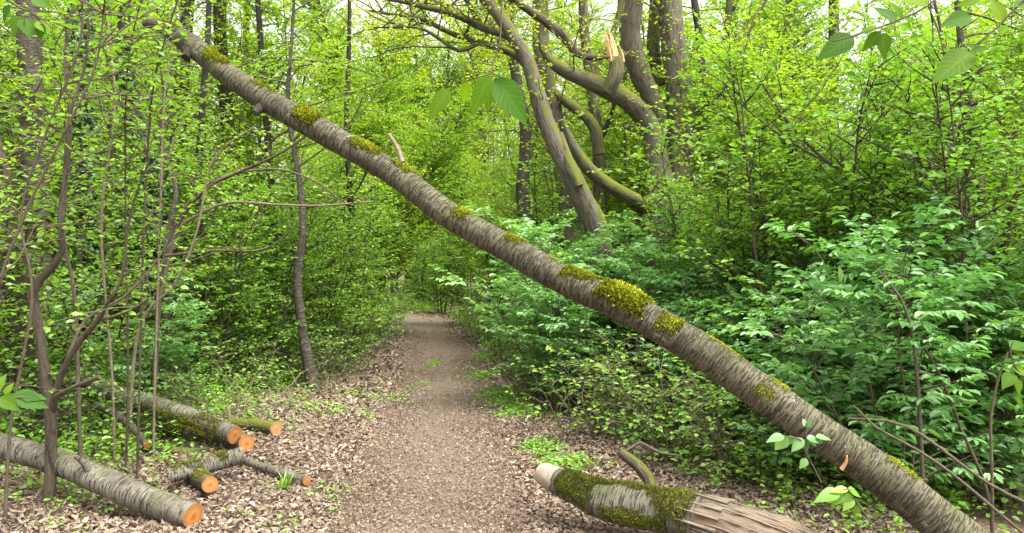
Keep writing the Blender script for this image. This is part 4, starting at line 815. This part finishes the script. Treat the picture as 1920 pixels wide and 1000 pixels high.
# ---------------------------------------------------------------- distant wood as one mass
def distant():
    rng = np.random.default_rng(9); mb = MB(); n = 90000
    x = rng.uniform(-60, 60, n); y = rng.uniform(50, 66, n)
    top = 8 + 3 * np.sin(x * 0.35) + 2 * np.sin(x * 0.9 + 1)
    z = rng.uniform(0, 1, n) ** 0.9 * top
    cl = np.sin(x * 1.9 + 3 * np.sin(z)) * np.sin(z * 1.3 + x * 0.4) > -0.45; x, y, z = x[cl], y[cl], z[cl]; n = len(x)
    leaves(mb, np.stack([x, y, z], 1), rng.normal(0, 1, (n, 3)), UP[None] * 1.2 + rng.normal(0, 0.6, (n, 3)), 0.34 * rng.uniform(0.5, 1.2, n), 0.75, rng.beta(2, 2, n))
    return tag(obj('distant_wood', mb.mesh('distant_wood', M['beech'], False)), 'far off green wood closing the view behind every tree', 'distant wood', kind='stuff')
distant()

# ---------------------------------------------------------------- dead twig tangle left verge (uncountable)
def tangle():
    rng = np.random.default_rng(12); mb = MB()
    for k in range(420):
        if k < 300: x, y = rng.uniform(-5.5, -1.9), rng.uniform(7.2, 11.5)
        else: x, y = rng.uniform(0.6, 4.0), rng.uniform(6.5, 10)
        if k < 300 and x > np.interp(y, [7, 10, 12], [-2.4, -2.2, -2.3]): continue
        az = rng.uniform(0, 2 * np.pi); el = rng.uniform(0.0, 1.1)
        p = grow(rng, (x, y, G(x, y) + 0.02), (math.cos(az) * math.cos(el), math.sin(az) * math.cos(el), math.sin(el)), rng.uniform(0.4, 1.3), 6, 0.16, -0.07)
        p[:, 2] = np.maximum(p[:, 2], gz(p[:, 0], p[:, 1]) + 0.01)
        tube(mb, p, np.linspace(0.005, 0.0015, 7) * rng.uniform(0.6, 1.4), 4, cap=False)
    return tag(obj('dead_twigs', mb.mesh('dead_twigs', M['paletwig'])), 'tangle of thin dead brown twigs on the verges behind the logs', 'dead twigs', kind='stuff')
tangle()

# ---------------------------------------------------------------- close hanging sprigs with big leaves
def big_leaf(mb, p, d, nrm, L, W, rnd, droop=0.15):
    d = norm(d); nrm = norm(nrm - d * np.dot(nrm, d)); s = np.cross(d, nrm); ny, nx = 14, 5
    ts = np.linspace(0, 1, ny + 1); V = []
    for i, t in enumerate(ts):
        wd = W * 1.1 * (math.sin(math.pi * min(1, t ** 0.78)) ** 1.0) * (1 - 0.15 * t) / 2 + 0.0006
        for j in range(-nx // 2 + 1, nx // 2 + 1):
            f = j / 2; edge = 1 + (0.05 if (i % 2 and abs(j) == 2) else 0)
            z = 0.22 * abs(f) * wd + 0.018 * W * math.cos(i * math.pi) * abs(f) - droop * L * t * t
            V.append(p + d * L * (t - 0.06 * abs(f) * math.sin(math.pi * t)) + s * wd * f * edge + nrm * z)
    n1 = 5; q = [[i * n1 + j, i * n1 + j + 1, (i + 1) * n1 + j + 1, (i + 1) * n1 + j] for i in range(ny) for j in range(4)]
    uvv = np.array([[j / 4 - 0.5, i / ny] for i in range(ny + 1) for j in range(5)]); mb.add(np.array(V), q, uvv[np.array(q).ravel()], np.full(len(V), rnd))
def sprig(name, label, twigs, lvs, mat='sprig', seed=0, lw=0.50):
    root = None; rng = np.random.default_rng(seed)
    for rows in twigs:
        p, r = px_path(rows, 0.01)
        if root is None: base = p[0]; root = empty(name, base, label, 'leafy twig')
        m = MB(); tube(m, p, r, 6); obj('twig', m.mesh('twig', M['twig'], True, base), root)
    for (u, v, u2, v2, Y, facing) in lvs:
        a = P(u, v, Y); b = P(u2, v2, Y + rng.uniform(-.02, .03)); L = float(np.linalg.norm(b - a)); m = MB()
        nrm = np.array([rng.normal(0, .25), -facing, 1.0 - facing * 0.6]); big_leaf(m, a, b - a, nrm, L, L * lw * rng.uniform(0.9, 1.1), rng.uniform(0.2, 0.9)); obj('leaf', m.mesh('leaf', M[mat], True, base), root)
sprig('beech_sprig', 'large bright beech leaves hanging from a twig above the path, top centre', [[(948, -40, 1.9, 3), (940, 20, 1.9, 3), (938, 70, 1.9, 3), (928, 110, 1.9, 3), (918, 140, 1.88, 3), (905, 150, 1.87, 2)], [(918, 140, 1.88, 2), (880, 150, 1.9, 2), (850, 165, 1.92, 2)]],
      [(918, 143, 882, 214, 1.85, .85), (928, 147, 992, 232, 1.9, 1.1), (918, 150, 914, 208, 1.95, .9), (842, 168, 800, 224, 2.0, 1.0), (925, 136, 960, 127, 1.9, .35), (876, 150, 866, 196, 2.0, .7), (895, 148, 880, 160, 1.9, .5)], seed=1, lw=.46)
sprig('beech_sprig', 'pale green leaves in a row on a twig along the top right', [[(1790, -40, 2.1, 4), (1740, 10, 2.1, 4), (1680, 40, 2.1, 3), (1600, 68, 2.1, 3), (1560, 78, 2.1, 2)], [(1740, 10, 2.1, 3), (1760, 60, 2.1, 3), (1770, 100, 2.1, 2)]],
      [(1655, 62, 1660, 110, 2.1, 1.1), (1650, 60, 1618, 96, 2.1, .9), (1600, 68, 1532, 108, 2.12, 1.0), (1650, 52, 1606, 60, 2.1, .5), (1680, 40, 1640, 8, 2.05, .6), (1740, 10, 1692, -4, 2.05, .7), (1690, 35, 1676, 2, 2.1, .9), (1700, 2, 1760, 18, 2.15, .4)], seed=2)
sprig('beech_sprig', 'two broad drooping leaves at the right top corner beyond the leafy row', [[(1950, -30, 1.8, 4), (1900, 20, 1.8, 4), (1860, 60, 1.8, 3), (1820, 90, 1.8, 3)]],
      [(1822, 98, 1750, 148, 1.8, 1.1), (1822, 95, 1856, 88, 1.78, .9), (1820, 92, 1838, 126, 1.82, 1.0), (1880, 40, 1860, -6, 1.8, 1.0), (1900, 10, 1945, 10, 1.8, .8), (1820, 30, 1768, 44, 1.8, .9), (1840, 0, 1790, 8, 1.8, .9)], seed=3)
sprig('hazel_sprig', 'bright fresh leaves jutting in low from the left edge', [[(-40, 760, 2.6, 4), (0, 752, 2.6, 4), (40, 745, 2.6, 3), (55, 748, 2.6, 2)]],
      [(30, 745, 92, 762, 2.6, .7), (20, 745, 86, 742, 2.62, .5), (10, 740, 24, 716, 2.62, .6), (0, 745, 38, 770, 2.58, .9), (-10, 735, 10, 700, 2.6, .8)], seed=4, lw=.5)
sprig('hazel_sprig', 'yellow green leaves crowding the very top left corner', [[(-30, -30, 2.6, 5), (30, 10, 2.6, 4), (70, 30, 2.6, 3), (95, 50, 2.6, 2)]],
      [(60, -8, 98, 14, 2.6, .8), (40, 30, 22, 66, 2.6, .8), (50, 35, 56, 70, 2.6, .9), (70, 40, 94, 62, 2.6, .7), (20, 10, 2, 40, 2.6, .8), (80, 45, 70, 74, 2.6, .8), (30, 60, 6, 84, 2.62, .5)], seed=5, lw=.75)
sprig('hazel_sprig', 'yellow green leaves on a thin shoot at the right edge, mid height', [[(1935, 720, 3.0, 4), (1905, 690, 3.0, 3), (1895, 660, 3.0, 3), (1900, 640, 3.0, 2)]],
      [(1898, 660, 1930, 668, 3.0, .5), (1896, 655, 1932, 640, 3.0, .5), (1898, 690, 1932, 700, 3.0, .8), (1900, 700, 1880, 728, 3.0, .8), (1905, 710, 1915, 742, 3.0, .8), (1900, 735, 1925, 770, 3.0, .8)], seed=6, lw=.6)
sprig('elder_sprig', 'small green shoot crossing in front of the lower leaning trunk', [[(1540, 905, 3.75, 3), (1512, 850, 3.7, 3), (1500, 825, 3.7, 3), (1470, 818, 3.7, 2)], [(1512, 850, 3.7, 3), (1512, 810, 3.7, 2), (1512, 795, 3.7, 2)]],
      [(1505, 825, 1517, 848, 3.7, 1), (1505, 822, 1484, 848, 3.7, 1), (1490, 820, 1470, 834, 3.7, .8), (1470, 818, 1436, 826, 3.7, .4), (1475, 818, 1452, 846, 3.7, 1), (1512, 822, 1545, 828, 3.7, .4), (1515, 824, 1532, 836, 3.7, .5), (1512, 800, 1506, 785, 3.7, .9), (1512, 800, 1522, 790, 3.7, .8), (1530, 820, 1560, 822, 3.7, .3), (1512, 860, 1500, 880, 3.7, 1)], 'elder', seed=7, lw=.62)
sprig('elder_sprig', 'yellow green seedling leaves just below the lower leaning trunk', [[(1640, 990, 4.0, 3), (1605, 940, 4.0, 3), (1590, 918, 4.0, 3), (1560, 930, 4.0, 2)]],
      [(1590, 918, 1555, 920, 4, .4), (1590, 918, 1618, 930, 4, .5), (1575, 922, 1525, 938, 4, .4), (1580, 925, 1560, 950, 4, .8), (1595, 925, 1580, 948, 4, .8), (1610, 945, 1605, 970, 4, .8), (1600, 935, 1580, 958, 4, .6)], 'herb', seed=8, lw=.55)
# grass-like clump by the log pile
m = MB(); rng = np.random.default_rng(6); gx, gy = (533 - 960) / FPX * 5.7, 5.7
for k in range(26):
    az = rng.uniform(0, 6.28); el = rng.uniform(.7, 1.4); big_leaf(m, np.array([gx + rng.normal(0, .02), gy + rng.normal(0, .02), G(gx, gy)]), np.array([math.cos(az) * math.cos(el), math.sin(az) * math.cos(el), math.sin(el)]), np.array([math.cos(az), math.sin(az), .5]) * -1 + 0.01, rng.uniform(.08, .17), .014, rng.uniform(0, 1), .4)
tag(obj('grass_clump', m.mesh('grass_clump', M['herb'], True, (gx, gy, 0)), None, (gx, gy, 0)), 'tuft of upright green blades on the litter beside the thin branch piece', 'grass tuft')
